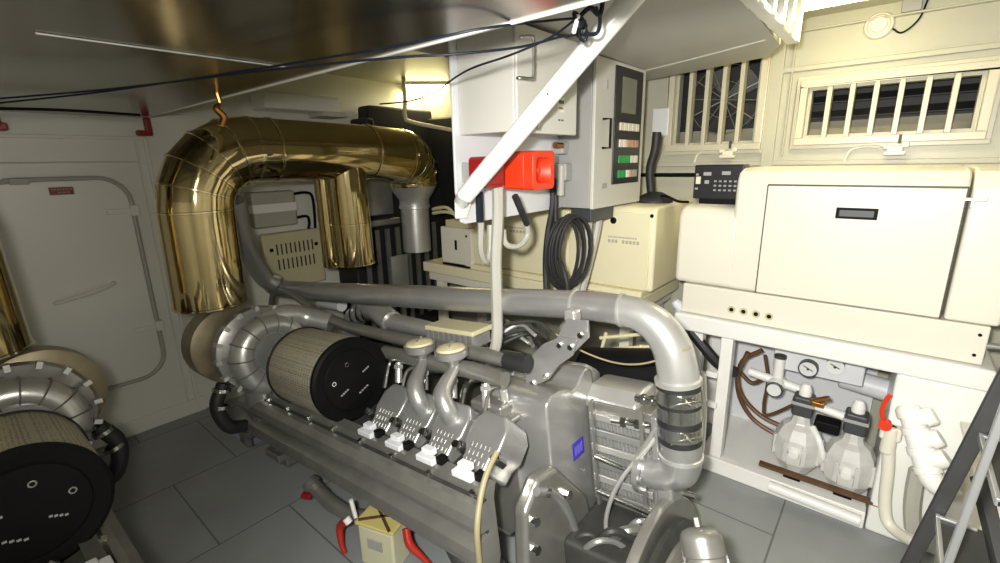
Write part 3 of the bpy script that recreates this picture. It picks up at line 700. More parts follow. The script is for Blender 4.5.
    bm = NB(); tube(bm, el_, [.057, .058, .062, .066, .068, .068], 28, seg=6); ce2 = part('front_elbow', bm, 'silver_light', cpz)
    bm = NB(); dpp = (fr_[3]-fr_[2]).normalized()
    lathe(bm, [(.057, -.006), (.062, -.004), (.062, .004), (.057, .006)], fr_[2].lerp(fr_[3], .4), dpp, 26); part('weld_ring', bm, 'silver_light', cpz); bm = NB(); lathe(bm, [(.058, -.006), (.062, -.004), (.062, .004), (.058, .006)], el_[0], dpp, 26); part('weld_ring', bm, 'silver_light', cpz)
    bm = NB(); lathe(bm, [(.066, -.01), (.078, -.006), (.078, .008), (.066, .012)], el_[5], (el_[5]-el_[4]), 28); part('flange_lip', bm, 'silver_light', cpz)
    # hose joint with steel bands, lower elbow
    wtop, wbot = at(678.5, 379, x=1.50), at(680, 440, x=1.50)
    wtop, wbot = [wmat(t).inverted() @ p for p in (wtop, wbot)]
    ax = (wbot-wtop); L = ax.length; axn = ax.normalized()
    bm = NB(); lathe(bm, [(0, 0), (.0725, 0), (.0725, L), (0, L)], wtop, axn, 32); hs = part('hose_joint', bm, 'black_rubber')
    for f0, f1, rr in ((.12, .34, .0755), (.40, .60, .0745), (.70, .90, .0755)):
        bm = NB(); lathe(bm, [(.0715, L*f0), (rr, L*f0), (rr, L*f1), (.0715, L*f1)], wtop, axn, 32); bd = part('steel_band', bm, 'steel', hs)
        if rr > .075:
            bm = NB(); c = wtop+axn*L*(f0+f1)/2+V((-.055, -.055, 0)); bx(bm, c, (.05, .022, .012), M.Rotation(R(45), 3, 'Z')); cyl(bm, c+V((-.07, .04, .005)), c+V((.02, -.03, .005)), .005, n=8); part('clamp_screw', bm, 'steel', bd, bevel=.002)
    lowe = [wmat(t).inverted() @ p for p in (at(680, 438, x=1.50), at(681, 455, x=1.50))]
    lowe += [lowe[1]+V((0, .015, -.055)), lowe[1]+V((-.01, .07, -.085)), lowe[1]+V((-.02, .13, -.085))]
    bm = NB(); tube(bm, lowe, [.068, .070, .072, .066, .058], 26, seg=6); le = part('lower_elbow', bm, 'silver_paint')
    bm = NB(); lathe(bm, [(.070, -.008), (.075, -.006), (.075, .006), (.070, .008)], lowe[1], axn, 28); part('rib', bm, 'silver_light', le)
    bm = NB(); lathe(bm, [(0, -.008), (.088, -.008), (.088, .012), (0, .012)], lowe[4], A, 28)
    for k in range(6): 
        a = k*math.pi/3; cyl(bm, lowe[4]+V((.072*math.cos(a), -.02, .072*math.sin(a))), lowe[4]+V((.072*math.cos(a), 0, .072*math.sin(a))), .010, n=6)
    part('flange', bm, 'silver_paint', le)
    # front expansion box with its S-shaped top
    pf = [(-.125, .18), (-.125, .730), (-.114, .752), (-.085, .764), (-.03, .762), (.02, .748), (.05, .730), (.08, .730), (.11, .750), (.14, .778), (.175, .782), (.197, .764), (.205, .72), (.205, .22), (.10, .16), (-.02, .14)]
    bm = NB(); prism(bm, pf, (0, -.25, 0), X, Z, (0, .32, 0)); fb = part('expansion_box', bm, 'silver_paint', bevel=.012, segs=3)
    bm = NB(); bx2(bm, (.015, -.252, .455), (.095, -.25, .525)); tg = part('maker_tag', bm, 'blue_tag', fb, label='blue tag')
    bm = NB()
    for q in range(3): bx2(bm, (.027+q*.020, -.2535, .472), (.040+q*.020, -.2515, .508))
    part('tag_mark', bm, 'tag_mark', tg)
    bm = NB(); bx2(bm, (-.150, -.10, .25), (-.122, -.04, .74)); cyl(bm, (-.14, -.07, .2), (-.14, -.07, .78), .016, n=12); part('seam_flange', bm, 'silver_light', fb, bevel=.006)
    for dz in (.25, .45, .62):
        bm = NB(); cyl(bm, (-.158, -.07, dz), (-.145, -.07, dz), .012, n=6); part('bolt', bm, 'steel', fb)
    # bracket carrying the coolant pipe
    pg = [lp(u_, v_, -.02) for u_, v_ in ((526, 390), (525, 372), (531, 356), (543, 344), (560, 337), (577, 340), (572, 356), (558, 366), (548, 380))]
    bm = NB(); prism(bm, [(p.y, p.z) for p in pg], (-.02, 0, 0), A, Z, (.014, 0, 0)); bk = part('pipe_bracket', bm, 'silver_paint', bevel=.003)
    pg2 = [lp(u_, v_, .02) for u_, v_ in ((558, 340), (570, 317), (591, 319), (592, 336), (578, 350), (566, 352))]
    bm = NB(); prism(bm, [(p.y, p.z) for p in pg2], (-.004, 0, 0), A, Z, (.012, 0, 0)); part('gusset', bm, 'silver_paint', bk, bevel=.003)
    bm = NB(); p = lp(570, 322, .02); bx(bm, p+V((.02, 0, .02)), (.05, .05, .05)); part('pipe_lug', bm, 'silver_light', bk, bevel=.012)
    for u_, v_ in ((533, 383), (546, 376), (560, 345), (571, 347), (581, 335)):
        p = lp(u_, v_, -.02); bm = NB(); cyl(bm, p+V((-.010, 0, 0)), p+V((.002, 0, 0)), .011, n=6); part('bolt', bm, 'steel', bk)
    # cast bridge left of the box, over the first head
    bm = NB(); bx2(bm, (-.27, -.13, .66), (-.12, .07, .69)); bx2(bm, (-.20, -.10, .69), (-.12, .06, .735)); prism(bm, [(-.34, .36), (-.22, .22), (-.13, .22), (-.13, .72), (-.24, .70), (-.32, .56)], (0, -.10, 0), X, Z, (0, .05, 0)); part('front_casting', bm, 'silver_dark', bevel=.014)
    # ribbed cooler block
    bm = NB(); bx2(bm, (.135, -.52, .23), (.40, -.255, .66)); ck = part('cooler', bm, 'silver_dark', bevel=.006)
    for k in range(6):
        z = .26+k*.066; bm = NB(); bx2(bm, (.118, -.515, z), (.140, -.27, z+.030)); part('cooler_rib', bm, 'silver_light' if k % 2 else 'silver_paint', ck, bevel=.004)
    for k in range(5):
        bm = NB()
        for q in range(15): bx2(bm, (.120, -.505+q*.0155, .295+k*.066), (.136, -.499+q*.0155, .322+k*.066))
        bx2(bm, (.128, -.505, .295+k*.066), (.136, -.27, .322+k*.066)); part('cooler_fin', bm, 'silver_paint', ck)
    bm = NB(); bx2(bm, (.115, -.545, .22), (.42, -.52, .66)); fp = part('front_plate', bm, 'silver_paint', ck, bevel=.006)
    bm = NB(); bx2(bm, (.100, -.50, .20), (.118, -.485, .68)); part('stay', bm, 'silver_dark', ck); bm = NB(); bx2(bm, (.100, -.30, .22), (.118, -.29, .68)); part('stay', bm, 'silver_dark', ck)
    bm = NB(); cyl(bm, (.095, -.30, .45), (.095, -.50, .43), .012, n=10); part('tie_rod', bm, 'steel', ck); bm = NB(); cyl(bm, (.095, -.30, .30), (.095, -.52, .285), .011, n=10); part('tie_rod', bm, 'steel', ck); bm = NB(); cyl(bm, (.11, -.56, .26), (.11, -.48, .26), .024, n=12); part('tie_rod', bm, 'steel', ck)
    # top cover of the cooler with its two water nipples
    bm = NB(); prism(bm, [(.14, .62), (.14, .665), (.19, .705), (.30, .705), (.42, .665), (.42, .62)], (0, -.46, 0), X, Z, (0, .22, 0)); tc_ = part('cooler_top', bm, 'silver_light', bevel=.018, segs=3)
    for (u_, v_, u2, v2) in ((612, 420, 652, 426), (636, 398, 660, 402)):
        bm = NB(); p0, p1 = lp(u_, v_, .13), lp(u2, v2, .13); cyl(bm, p0, p1, .014, n=14); c = p0.lerp(p1, .25); cyl(bm, c, c.lerp(p1, .2), .020, n=6); c = p0.lerp(p1, .6); cyl(bm, c, c.lerp(p1, .35), .019, n=6); part('water_nipple', bm, 'steel', tc_)
    # black canister and its beige brackets behind
    bm = NB(); p0, p1 = lp(586, 369, .42), lp(668, 373, .42); lathe(bm, [(0, 0), (.09, 0), (.10, .012), (.10, (p1-p0).length-.012), (.09, (p1-p0).length), (0, (p1-p0).length)], p0, p1-p0, 28); part('black_canister', bm, 'black')
    for k, (u_, v_, u2, v2) in enumerate(((600, 338, 655, 333), (600, 350, 660, 346), (606, 333, 600, 355), (640, 345, 650, 372))):
        bm = NB(); cyl(bm, lp(u_, v_, .46), lp(u2, v2, .46), .008, n=8); part('pipe_stay', bm, 'panel_beige')
    # gear cover, belt guard and sea-water pump at the front foot
    bm = NB(); prism(bm, [(-.36, .20), (-.33, .46), (-.24, .54), (-.13, .52), (.05, .30), (.10, .05), (-.20, .02)], (0, -.28, 0), X, Z, (0, .06, 0)); gc = part('gear_cover', bm, 'silver_dark', bevel=.02, segs=3)
    bm = NB(); tube(bm, [(-.27, -.285, .51), (-.17, -.285, .44), (-.08, -.285, .28), (-.04, -.285, .08)], .016, 10); part('cover_rib', bm, 'silver_paint', gc)
    for (x, z) in ((-.30, .42), (-.31, .32), (-.22, .48), (-.10, .40)):
        bm = NB(); cyl(bm, (x, -.30, z), (x, -.27, z), .017, n=6); part('bolt', bm, 'steel', gc)
    bm = NB(); lathe(bm, [(0, 0), (.395, 0), (.40, .01), (.40, .035), (0, .035)], (-.02, -.60, -.01), A, 56); bg = part('damper_guard', bm, 'silver_dark', bevel=.003)
    bm = NB(); lathe(bm, [(0, 0), (.32, 0), (.34, .012), (.34, .03), (0, .03)], (-.05, -.645, .0), A, 56); part('guard_rim', bm, 'engine_dark', bg)
    bm = NB(); lathe(bm, [(0, 0), (.26, 0), (.295, .012), (.295, .03), (0, .03)], (-.06, -.67, .0), A, 48); part('guard_plate', bm, 'silver_dark', bg)
    bm = NB(); bx2(bm, (.09, -.60, .33), (.30, -.54, .42)); part('guard_bracket', bm, 'silver_paint', bg, bevel=.01)
    bm = NB(); cyl(bm, (.20, -.64, .34), (.20, -.56, .34), .012, n=8); part('guard_bolt', bm, 'steel', bg)
    pw = wmat(t).inverted() @ at(699, 530, y=.27); ax_ = V((.40, .34, .80)).normalized()
    bm = NB(); lathe(bm, [(0, .006), (.030, .005), (.044, -.001), (.051, -.010), (.053, -.02), (.053, -.058), (.049, -.062), (.049, -.078), (.055, -.080), (.055, -.092), (.049, -.094), (.049, -.115), (.055, -.118), (.055, -.130), (.050, -.134), (.050, -.26), (0, -.26)], pw, ax_, 28); sw = part('water_pump', bm, 'silver_dark')
    for k in range(8):
        a = k*math.pi/4; c = pw-ax_*.086+V((.056*math.cos(a), .056*math.sin(a), 0)); bm = NB(); cyl(bm, c-ax_*.015, c+ax_*.022, .007, n=6); part('pump_bolt', bm, 'steel', sw)
    bm = NB(); cyl(bm, pw+ax_*.008, pw+ax_*.030, .011, n=6); part('drain_cock', bm, 'steel', sw)
    bm = NB(); bx2(bm, (-.14, -.56, -.02), (.40, -.27, .235)); part('timing_case', bm, 'engine_dark', bevel=.02)
    for k in range(5):
        p0 = V((-.12+.05*k, -.40-.03*k, .235)); bm = NB(); tube(bm, [p0+V((0, .06, -.04)), p0+V((0, 0, .03+.02*(k % 2))), p0+V((.05, -.05, .02)), p0+V((.10, -.10, -.05))], .011+.004*(k % 3), 8); part('small_pipe', bm, ('silver_paint', 'engine_dark', 'silver_dark')[k % 3])
    # wiring and hoses on the front
    bm = NB(); tube(bm, [lp(497, 452, -.40), lp(488, 470, -.45), lp(481, 495, -.50), lp(477, 530, -.55), lp(480, 570, -.55)], .0095, 10); part('wiring_loom', bm, 'loom')
    bm = NB(); tube(bm, [lp(490, 500, -.40), lp(484, 520, -.40), lp(492, 545, -.38), lp(508, 570, -.36)], .011, 8); part('black_hose', bm, 'black_rubber')
    bm = NB(); tube(bm, [lp(609, 545, -.02), lp(606, 520, .0), lp(615, 490, .03), lp(632, 465, .07), lp(650, 445, .11), lp(660, 425, .14), lp(663, 412, .15)], .0085, 10); part('braided_hose', bm, 'silver_light')
    bm = NB(); tube(bm, [lp(640, 452, .10), lp(650, 437, .11), lp(656, 428, .12)], .008, 8); part('grey_hose', bm, 'silver_paint')
    bm = NB(); tube(bm, [lp(572, 545, -.10), lp(580, 536, -.10), lp(592, 536, -.08), lp(602, 552, -.06), lp(605, 580, -.06)], .010, 8); part('black_hose', bm, 'engine_dark')
    bm = NB(); tube(bm, [lp(560, 563, -.12), lp(566, 555, -.12), lp(576, 556, -.12), lp(580, 575, -.12)], .008, 8); part('small_pipe', bm, 'silver_light')
    bm = NB(); tube(bm, [lp(556, 334, .13), lp(580, 350, .13), lp(612, 362, .13), lp(640, 364, .12), lp(670, 356, .11), lp(690, 347, .11)], .0035, 7); part('thin_cable', bm, 'loom')
    for k in range(7):
        p0 = lp(560+k*9, 520+rnd.random()*25, -.02+.02*k); bm = NB(); tube(bm, [p0, p0+V((.03, .02, -.06)), p0+V((-.02*rnd.random(), .05, -.16))], .010+.006*rnd.random(), 8); part('small_pipe', bm, ('engine_dark', 'silver_dark')[k % 2])
    # ducting to the drain below the side cover, engine foot
    for a0 in (1.32,):
        bm = NB(); bx2(bm, (-.50, a0-.12, .26), (-.33, a0+.04, .30)); bx2(bm, (-.45, a0-.08, .20), (-.36, a0+.0, .30)); prism(bm, [(-.42, .34), (-.33, .36), (-.30, .30), (-.48, .30)], (0, a0-.05, 0), X, Z, (0, .025, 0)); part('mounting_foot', bm, 'silver_dark', bevel=.006)
    bm = NB(); tube(bm, [(-.42, .0, .36), (-.43, -.08, .27), (-.41, -.14, .18), (-.36, -.16, .10)], .05, 14); part('sump_hose', bm, 'engine_dark')
    return t
eng = engine('marine_engine', 'silver marine diesel engine with round black-capped air filter under the gold-tinted duct', 1.35, False, True)
engine('marine_engine.001', 'silver marine diesel engine at the left edge, only its air filter and turbo in view', -.38, True, False)

# ================================================================== GENERATORS
def gen_near():
    t = thing('generator_set', 'cream generator in a sound enclosure with black control panel under the wide vent', 'generator', (2.65, .2, .835))
    x0, xb = 2.35, 2.93
    bm = NB()   # skirt
    bx2(bm, (x0, -.335, .835), (xb, .765, .985)); obj('skirt', bm, 'cream', t, bevel=.006)
    bm = NB()   # main hood, rounded top edges
    pf = [(x0, .988), (xb, .988), (xb, 1.50), (xb-.05, 1.55), (x0+.08, 1.55), (x0+.03, 1.535), (x0+.006, 1.50), (x0, 1.46)]
    prism(bm, pf, (0, -.20, 0), X, Z, (0, .765, 0)); hood = obj('hood', bm, 'cream', t, bevel=.02, segs=3)
    bm = NB(); prism(bm, [(x0, .988), (xb, .988), (xb, 1.34), (xb-.04, 1.375), (x0+.06, 1.375), (x0+.015, 1.36), (x0, 1.32)], (0, .53, 0), X, Z, (0, .285, 0)); obj('end_hood', bm, 'cream', t, bevel=.035, segs=4)
    bm = NB(); prism(bm, pf, (0, -.355, 0), X, Z, (0, .150, 0)); obj('end_panel', bm, 'cream', t, bevel=.012, segs=3)
    bm = NB(); prism(bm, rrect(-.192, .995, .432, 1.475, .004, 2), (x0-.012, 0, 0), Y, Z, (.02, 0, 0)); dr = obj('door', bm, 'cream', t, bevel=.003)
    bm = NB(); bx2(bm, (x0-.005, -.195, 1.476), (x0+.004, .435, 1.482)); bx2(bm, (x0-.005, -.197, .99), (x0+.004, -.193, 1.478)); bx2(bm, (x0-.005, .433, .99), (x0+.004, .437, 1.478)); obj('door_gap', bm, 'engine_dark', dr)
    a, b = at(837, 207, x=x0), at(877, 220, x=x0)
    bm = NB(); bx2(bm, (x0-.016, b.y, b.z), (x0-.011, a.y, a.z)); hd = obj('handle', bm, 'black', dr, bevel=.002)
    bm = NB(); bx2(bm, (x0-.0165, b.y+.012, b.z+.010), (x0-.0155, a.y-.012, a.z-.010)); obj('handle_flap', bm, 'cap_grey', hd)
    p = at(973, 199, x=x0)
    bm = NB(); bx2(bm, (x0-.022, p.y-.035, p.z-.006), (x0-.010, p.y+.045, p.z+.006)); bx2(bm, (x0-.018, p.y-.005, p.z-.03), (x0-.008, p.y+.005, p.z)); obj('latch', bm, 'alu', t, bevel=.002)
    for u, v in ((731.5, 309.5), (743.5, 311.5), (756, 314), (769, 316.5)):
        p = at(u, v, x=x0); bm = NB(); lathe(bm, [(0, .002), (.010, .002), (.012, .006), (.017, .006), (.018, 0), (0, 0)], (x0, p.y, p.z), (-1, 0, 0), 16); g = obj('grommet', bm, 'panel_beige', t)
        bm = NB(); lathe(bm, [(0, .0035), (.0095, .0035), (.0095, .001), (0, .001)], (x0, p.y, p.z), (-1, 0, 0), 12); obj('hole', bm, 'black', g)
    for u, v in ((980, 335), (974, 355)):
        p = at(u, v, x=x0); bm = NB(); cyl(bm, (x0, p.y, p.z), (x0-.004, p.y, p.z), .006, n=8); obj('screw', bm, 'black', t)
    for u, v in ((760, 303), (857, 332)):
        p = at(u, v, x=x0); bm = NB(); prism(bm, [(-.018, 0), (.018, 0), (.010, .014), (-.010, .014)], (x0-.004, p.y, p.z), Y, Z, (.004, 0, 0)); obj('lift_tab', bm, 'cream', t)
    # control panel on the low hood
    cx = 2.47; a, b = at(695, 165, x=cx), at(741, 201, x=cx)
    bm = NB(); bx2(bm, (cx, b.y, 1.40), (cx+.10, a.y, a.z)); cp = obj('control_panel', bm, 'black_panel', t, bevel=.006)
    bm = NB(); bx2(bm, (cx+.01, b.y+.01, 1.365), (cx+.09, a.y-.03, 1.402)); obj('panel_base', bm, 'black', cp)
    W = a.y-b.y; H = a.z-1.40
    bm = NB()
    for fy, fz, w, h in ((.72, .74, .16, .05), (.34, .76, .17, .05), (.72, .50, .09, .05), (.93, .72, .05, .03), (.93, .30, .06, .03)):
        y = a.y-W*(1-fy); bx2(bm, (cx-.002, y-W*w/2, 1.40+H*fz-H*h), (cx, y+W*w/2, 1.40+H*fz+H*h))
    obj('display', bm, 'tag_letter', cp)
    bm = NB()
    for r_ in range(3):
        for c_ in range(5): bx2(bm, (cx-.0015, b.y+W*(.12+.10*c_), 1.40+H*(.24+.13*r_)), (cx, b.y+W*(.17+.10*c_), 1.40+H*(.29+.13*r_)))
    obj('key', bm, 'cab_grey', cp)
    bm = NB(); y = a.y-W*.10; bx2(bm, (cx-.006, y-W*.05, 1.40+H*.44), (cx, y+W*.05, 1.40+H*.66)); obj('switch', bm, 'btn_white', cp, bevel=.002)
    return t
gen_near()
def gen_far():
    t = thing('generator_set.001', 'cream generator behind the cable coil and below the control cabinet', 'generator', (2.62, 1.7, .84))
    x0 = 2.36
    bm = NB(); bx2(bm, (x0-.04, .98, .79), (2.93, 2.74, .865)); bx2(bm, (x0-.02, .98, .865), (2.93, 2.3, .90)); obj('base_tray', bm, 'cream_warm', t, bevel=.008)
    bm = NB(); prism(bm, [(x0, .90), (2.93, .90), (2.93, 1.36), (x0+.04, 1.36), (x0+.01, 1.35), (x0, 1.32)], (0, .93, 0), X, Z, (0, 1.30, 0)); obj('hood', bm, 'cream_warm', t, bevel=.018, segs=3)
    bm = NB(); prism(bm, rrect(.955, .925, 1.44, 1.325, .01, 3), (x0-.010, 0, 0), Y, Z, (.014, 0, 0)); d1 = obj('door', bm, 'cream_warm', t, bevel=.004)
    bm = NB(); prism(bm, rrect(1.46, .925, 2.20, 1.325, .01, 3), (x0-.010, 0, 0), Y, Z, (.014, 0, 0)); d2 = obj('door', bm, 'cream_warm', t, bevel=.004)
    for u, v, r_ in ((613.5, 220.5, .018), (652, 216, .010)):
        p = at(u, v, x=x0-.01); bm = NB(); lathe(bm, [(0, .006), (r_*.7, .006), (r_, .003), (r_, 0), (0, 0)], (x0-.01, p.y, p.z), (-1, 0, 0), 20); obj('lock', bm, 'black', d1)
    def smear(par, u, v, w, n, n2):
        p = at(u, v, x=x0-.011); bm = NB()
        for k in range(n): bx2(bm, (x0-.0112, p.y-w*(k+.75)/n, p.z+.016), (x0-.0098, p.y-w*k/n, p.z+.024))
        for k in range(n2):
            if k == n2//2-1: continue
            bx2(bm, (x0-.0112, p.y-w*1.1*(k+.7)/n2, p.z-.012), (x0-.0098, p.y-w*1.1*k/n2, p.z+.006))
        obj('lettering', bm, 'grey_letter', par)
    smear(d1, 608, 240, .17, 12, 9); smear(d2, 497, 229, .22, 12, 9)
    # terminal box on the tray's far end
    a, b = at(437, 224, x=2.34), at(473, 262, x=2.34)
    bm = NB(); bx2(bm, (2.34, 2.235, .885), (2.60, 2.54, 1.15)); tb = obj('terminal_box', bm, 'cream', t, bevel=.006)
    bm = NB(); bx2(bm, (2.355, 2.28, 1.15), (2.55, 2.50, 1.20)); bx2(bm, (2.40, 2.34, 1.20), (2.48, 2.42, 1.24)); obj('relay', bm, 'panel_beige', tb, bevel=.005)
    bm = NB(); bx2(bm, (2.336, 2.375, .99), (2.341, 2.395, 1.06)); bx2(bm, (2.336, 2.27, 1.09), (2.341, 2.285, 1.105)); obj('catch', bm, 'black', tb)
    bm = NB(); bx2(bm, (2.335, 2.25, .868), (2.35, 2.53, .882)); obj('gap', bm, 'black', tb)
    for k, y in enumerate((2.60, 2.55)):
        bm = NB(); tube(bm, [(2.36, 2.30+.08*k, 1.22), (2.33, 2.45, 1.26+.03*k), (2.35, 2.62, 1.24+.03*k), (2.5, 2.70, 1.24)], .012, 8); obj('copper_lead', bm, 'panel_beige', tb)
    return t
gen_far()
# stand legs below the far generator and dark bilge gear
t = thing('generator_stand', 'cream steel stand carrying the far generator', 'stand', (2.62, 1.85, 0))
bm = NB(); bx2(bm, (2.36, 1.02, .72), (2.92, 2.72, .788)); obj('deck', bm, 'cream', t, bevel=.006)
for x in (2.40, 2.85):
    for y in (1.08, 2.62):
        bm = NB(); bx2(bm, (x-.03, y-.03, 0), (x+.03, y+.03, .72)); obj('leg', bm, 'cream', t, bevel=.004)
# black hose and its base on top of the far generator
p = at(655, 190, x=2.62)
t = thing('flexible_hose', 'black flexible arm standing on the far generator beside the control cabinet', 'hose', (p.x, p.y, 1.36))
bm = NB(); tube(bm, [(p.x+.02, at(652, 188, x=p.x+.02).y, 1.39), at(650, 170, x=p.x+.02), at(655, 150, x=p.x+.02), at(657, 132, x=p.x+.02)], .024, 12); obj('arm', bm, 'black_rubber', t)
bm = NB(); lathe(bm, [(0, .06), (.04, .055), (.085, .03), (.10, .008), (.10, 0), (0, 0)], (p.x, p.y, 1.361), Z, 24); obj('base', bm, 'black_rubber', t)
bm = NB(); tube(bm, [(p.x-.02, p.y-.02, 1.395), (p.x-.06, p.y-.09, 1.40), (p.x-.05, p.y-.15, 1.375), (p.x+.0, p.y-.19, 1.368)], .007, 8); obj('lead', bm, 'black', t)
# white notice box on the wall behind it
p = at(664, 120, x=WR); bm = NB(); bx2(bm, (WR-.05, p.y-.05, p.z-.10), (WR, p.y+.06, p.z+.07)); tag(obj('wall_box', bm, 'white_plate', bevel=.012), 'small white box on the hull wall left of the fan vent', 'box')
# vent clamps hanging below the frames
for nm, u, v, lab in (('vent_clamp', 728, 153, 'cream clamp with a lead below the fan vent'), ('vent_clamp.001', 895, 149, 'cream clamp with a lead below the wide vent')):
    p = at(u, v, x=WR-.03)
    t = thing(nm, lab, 'clamp', (WR, p.y, p.z-.03))
    bm = NB(); bx(bm, (WR-.03, p.y, p.z), (.05, .06, .028)); bx(bm, (WR-.035, p.y-.035, p.z+.018), (.03, .03, .028)); bx(bm, (WR-.035, p.y+.03, p.z+.010), (.03, .035, .022)); bx(bm, (WR-.04, p.y, p.z-.02), (.04, .085, .020)); obj('body', bm, 'cream', t, bevel=.008)
    bm = NB(); bx(bm, (WR-.03, p.y, p.z+.036), (.02, .09, .006)); bx(bm, (WR-.045, p.y-.012, p.z+.045), (.012, .012, .04)); obj('lever', bm, 'engine_dark', t)
    bm = NB(); tube(bm, [(WR-.02, p.y+.06, p.z+.012), (WR-.02, p.y+.12, p.z+.015), (WR-.018, p.y+.17, p.z), (WR-.015, p.y+.19, p.z-.05)], .007, 8); obj('lead', bm, 'cream', t)
# dark pipe along the hull between the generators
bm = NB(); cyl(bm, (2.96, .60, 1.50), (2.96, 1.6, 1.50), .012, n=10); tag(obj('wall_pipe', bm, 'black'), 'thin black pipe along the hull wall behind the control panel', 'pipe')

# ---- stand below the near generator
t = thing('generator_stand.001', 'white steel stand with open front carrying the near generator above the strainers', 'stand', (2.62, .2, 0))
bm = NB(); bx2(bm, (2.32, -.375, .745), (2.94, .79, .832)); obj('deck', bm, 'white_gloss', t, bevel=.012, segs=3)
bm = NB(); bx2(bm, (2.325, .50, .09), (2.385, .555, .745)); obj('post', bm, 'white_gloss', t, bevel=.005)
bm = NB(); prism(bm, [(2.325, 0), (2.94, 0), (2.94, .745), (2.325, .745), (2.325, .62), (2.29, .53), (2.30, .35)], (0, -.37, 0), X, Z, (0, .265, 0)); obj('pedestal', bm, 'white_gloss', t, bevel=.012)
bm = NB(); bx2(bm, (2.32, -.10, 0), (2.38, .62, .085)); bx2(bm, (2.38, -.10, 0), (2.94, .62, .06)); obj('plinth', bm, 'white_gloss', t, bevel=.006)
bm = NB(); bx2(bm, (2.88, -.06, .06), (2.92, .75, .745)); obj('back_panel', bm, 'white_plate', t)
bm = NB(); bx2(bm, (2.40, .66, 0), (2.46, .72, .745)); bx2(bm, (2.80, .66, 0), (2.86, .72, .745)); obj('leg', bm, 'white_gloss', t, bevel=.004)
# gauge board
t = thing('gauge_board', 'white board with two round gauges under the near generator', 'gauge board', (2.6, .2, .56))
p, q = at(783, 356, x=2.58), at(852, 398, x=2.58)
bm = NB(); bx2(bm, (2.58, q.y-.03, .55), (2.70, p.y+.04, .71)); obj('board', bm, 'white_plate', t, bevel=.008)
for u, v, r_ in ((808, 369, .042), (835, 367, .038)):
    p = at(u, v, x=2.55); c = V((2.55, p.y, p.z))
    bm = NB(); lathe(bm, [(r_*.86, .0), (r_*.86, .006), (r_, .006), (r_, -.035), (0, -.035)], c, (-1, 0, 0), 28); g = obj('gauge', bm, 'cap_grey' if r_ > .04 else 'white_plate', t)
    bm = NB(); lathe(bm, [(0, .002), (r_*.86, .002), (r_*.86, 0), (0, 0)], c, (-1, 0, 0), 28); obj('dial', bm, 'gauge_face', g)
    bm = NB(); bx(bm, c+V((-.004, 0, .004)), (.002, r_*1.1, .004), M.Rotation(R(25), 3, 'X')); cyl(bm, c, c+V((-.006, 0, 0)), .006, n=10)
    obj('needle', bm, 'black_letter', g)
# valve gauge cluster
c = at(776, 385, x=2.52)
t = thing('pressure_valve', 'white valve body with one round gauge left of the strainers', 'valve', c)
bm = NB(); cyl(bm, c+V((.02, .0, .14)), c+V((.02, 0, -.05)), .024, n=16); cyl(bm, c+V((.02, .13, .03)), c+V((.02, -.10, .0)), .022, n=16); lathe(bm, [(0, .06), (.03, .06), (.04, .03), (.04, -.02), (0, -.03)], c+V((.03, 0, 0)), (-1, 0, 0), 20); obj('body', bm, 'white_gloss', t)
bm = NB(); lathe(bm, [(0, .004), (.030, .004), (.034, .008), (.038, .006), (.038, -.02), (0, -.02)], c+V((-.04, 0, -.01)), (-1, 0, 0), 24); g = obj('gauge', bm, 'cap_grey', t)
bm = NB(); lathe(bm, [(0, .0065), (.031, .0065), (.031, .003), (0, .003)], c+V((-.04, 0, -.01)), (-1, 0, 0), 24); obj('dial', bm, 'gauge_face', g)
bm = NB(); cyl(bm, c+V((.02, 0, .14)), c+V((.02, 0, .155)), .027, n=16); obj('cap', bm, 'cap_grey', t)
# two sea strainers: clear faceted bowls under dark heads
def strainer(c, name, label):
    t = thing(name, label, 'strainer', (c.x, c.y, .08), 'sea strainers under the near generator')
    bm = NB(); bmw = NB()
    lathe(bm, [(0, -.17), (.035, -.17), (.06, -.15), (.094, -.09), (.103, -.03), (.097, .03), (.075, .08), (.045, .10), (.034, .14), (0, .14)], c, Z, 9); b = obj('bowl', bm, 'strainer_grey', t, bevel=.006, angle=15, segs=2)
    for k in range(8):
        bm = NB(); a = (k+.5)*math.pi/4; u = V((math.cos(a), math.sin(a), 0))
        bx(bm, c+u*.098+V((0, 0, -.03)), (.016, .020, .10), M.Rotation(a, 3, 'Z')); obj('bowl_rib', bm, 'strainer_grey', b, bevel=.004)
    bm = NB(); lathe(bm, [(0, .018), (.02, .016), (.028, .0), (.028, -.02), (0, -.02)], c+V((-.10, 0, -.02)), (-1, 0, -.2), 12); obj('bowl_boss', bm, 'white_gloss', b)
    bm = NB(); bx(bm, c+V((0, 0, .19)), (.085, .085, .10)); h = obj('head', bm, 'cap_grey', t, bevel=.012)
    bm = NB(); bx(bm, c+V((0, 0, .205)), (.092, .092, .016)); obj('head_band', bm, 'cab_grey', h, bevel=.003)
    bm = NB(); lathe(bm, [(0, .06), (.016, .055), (.026, .03), (.026, 0), (0, 0)], c+V((0, 0, .24)), Z, 16); obj('cap', bm, 'white_gloss', t)
    bm = NB(); cyl(bm, c+V((-.02, 0, -.16)), c+V((-.02, 0, -.225)), .026, n=12); bx(bm, c+V((-.02, 0, -.19)), (.05, .07, .035)); obj('drain', bm, 'black', t, bevel=.004)
    return t
c1, c2 = at(798, 440, x=2.43), at(849, 459, x=2.43)
strainer(c1, 'sea_strainer', 'faceted clear strainer bowl with a dark square head, left of the pair under the generator')
strainer(c2, 'sea_strainer.001', 'faceted clear strainer bowl with a dark square head, beside the red valve handle')
bm = NB(); cyl(bm, (c1.x+.01, c1.y-.04, c1.z+.195), (c2.x+.01, c2.y+.04, c2.z+.195), .020, n=16); tag(obj('strainer_pipe', bm, 'white_gloss'), 'white pipe joining the dark heads of the two strainers', 'pipe')
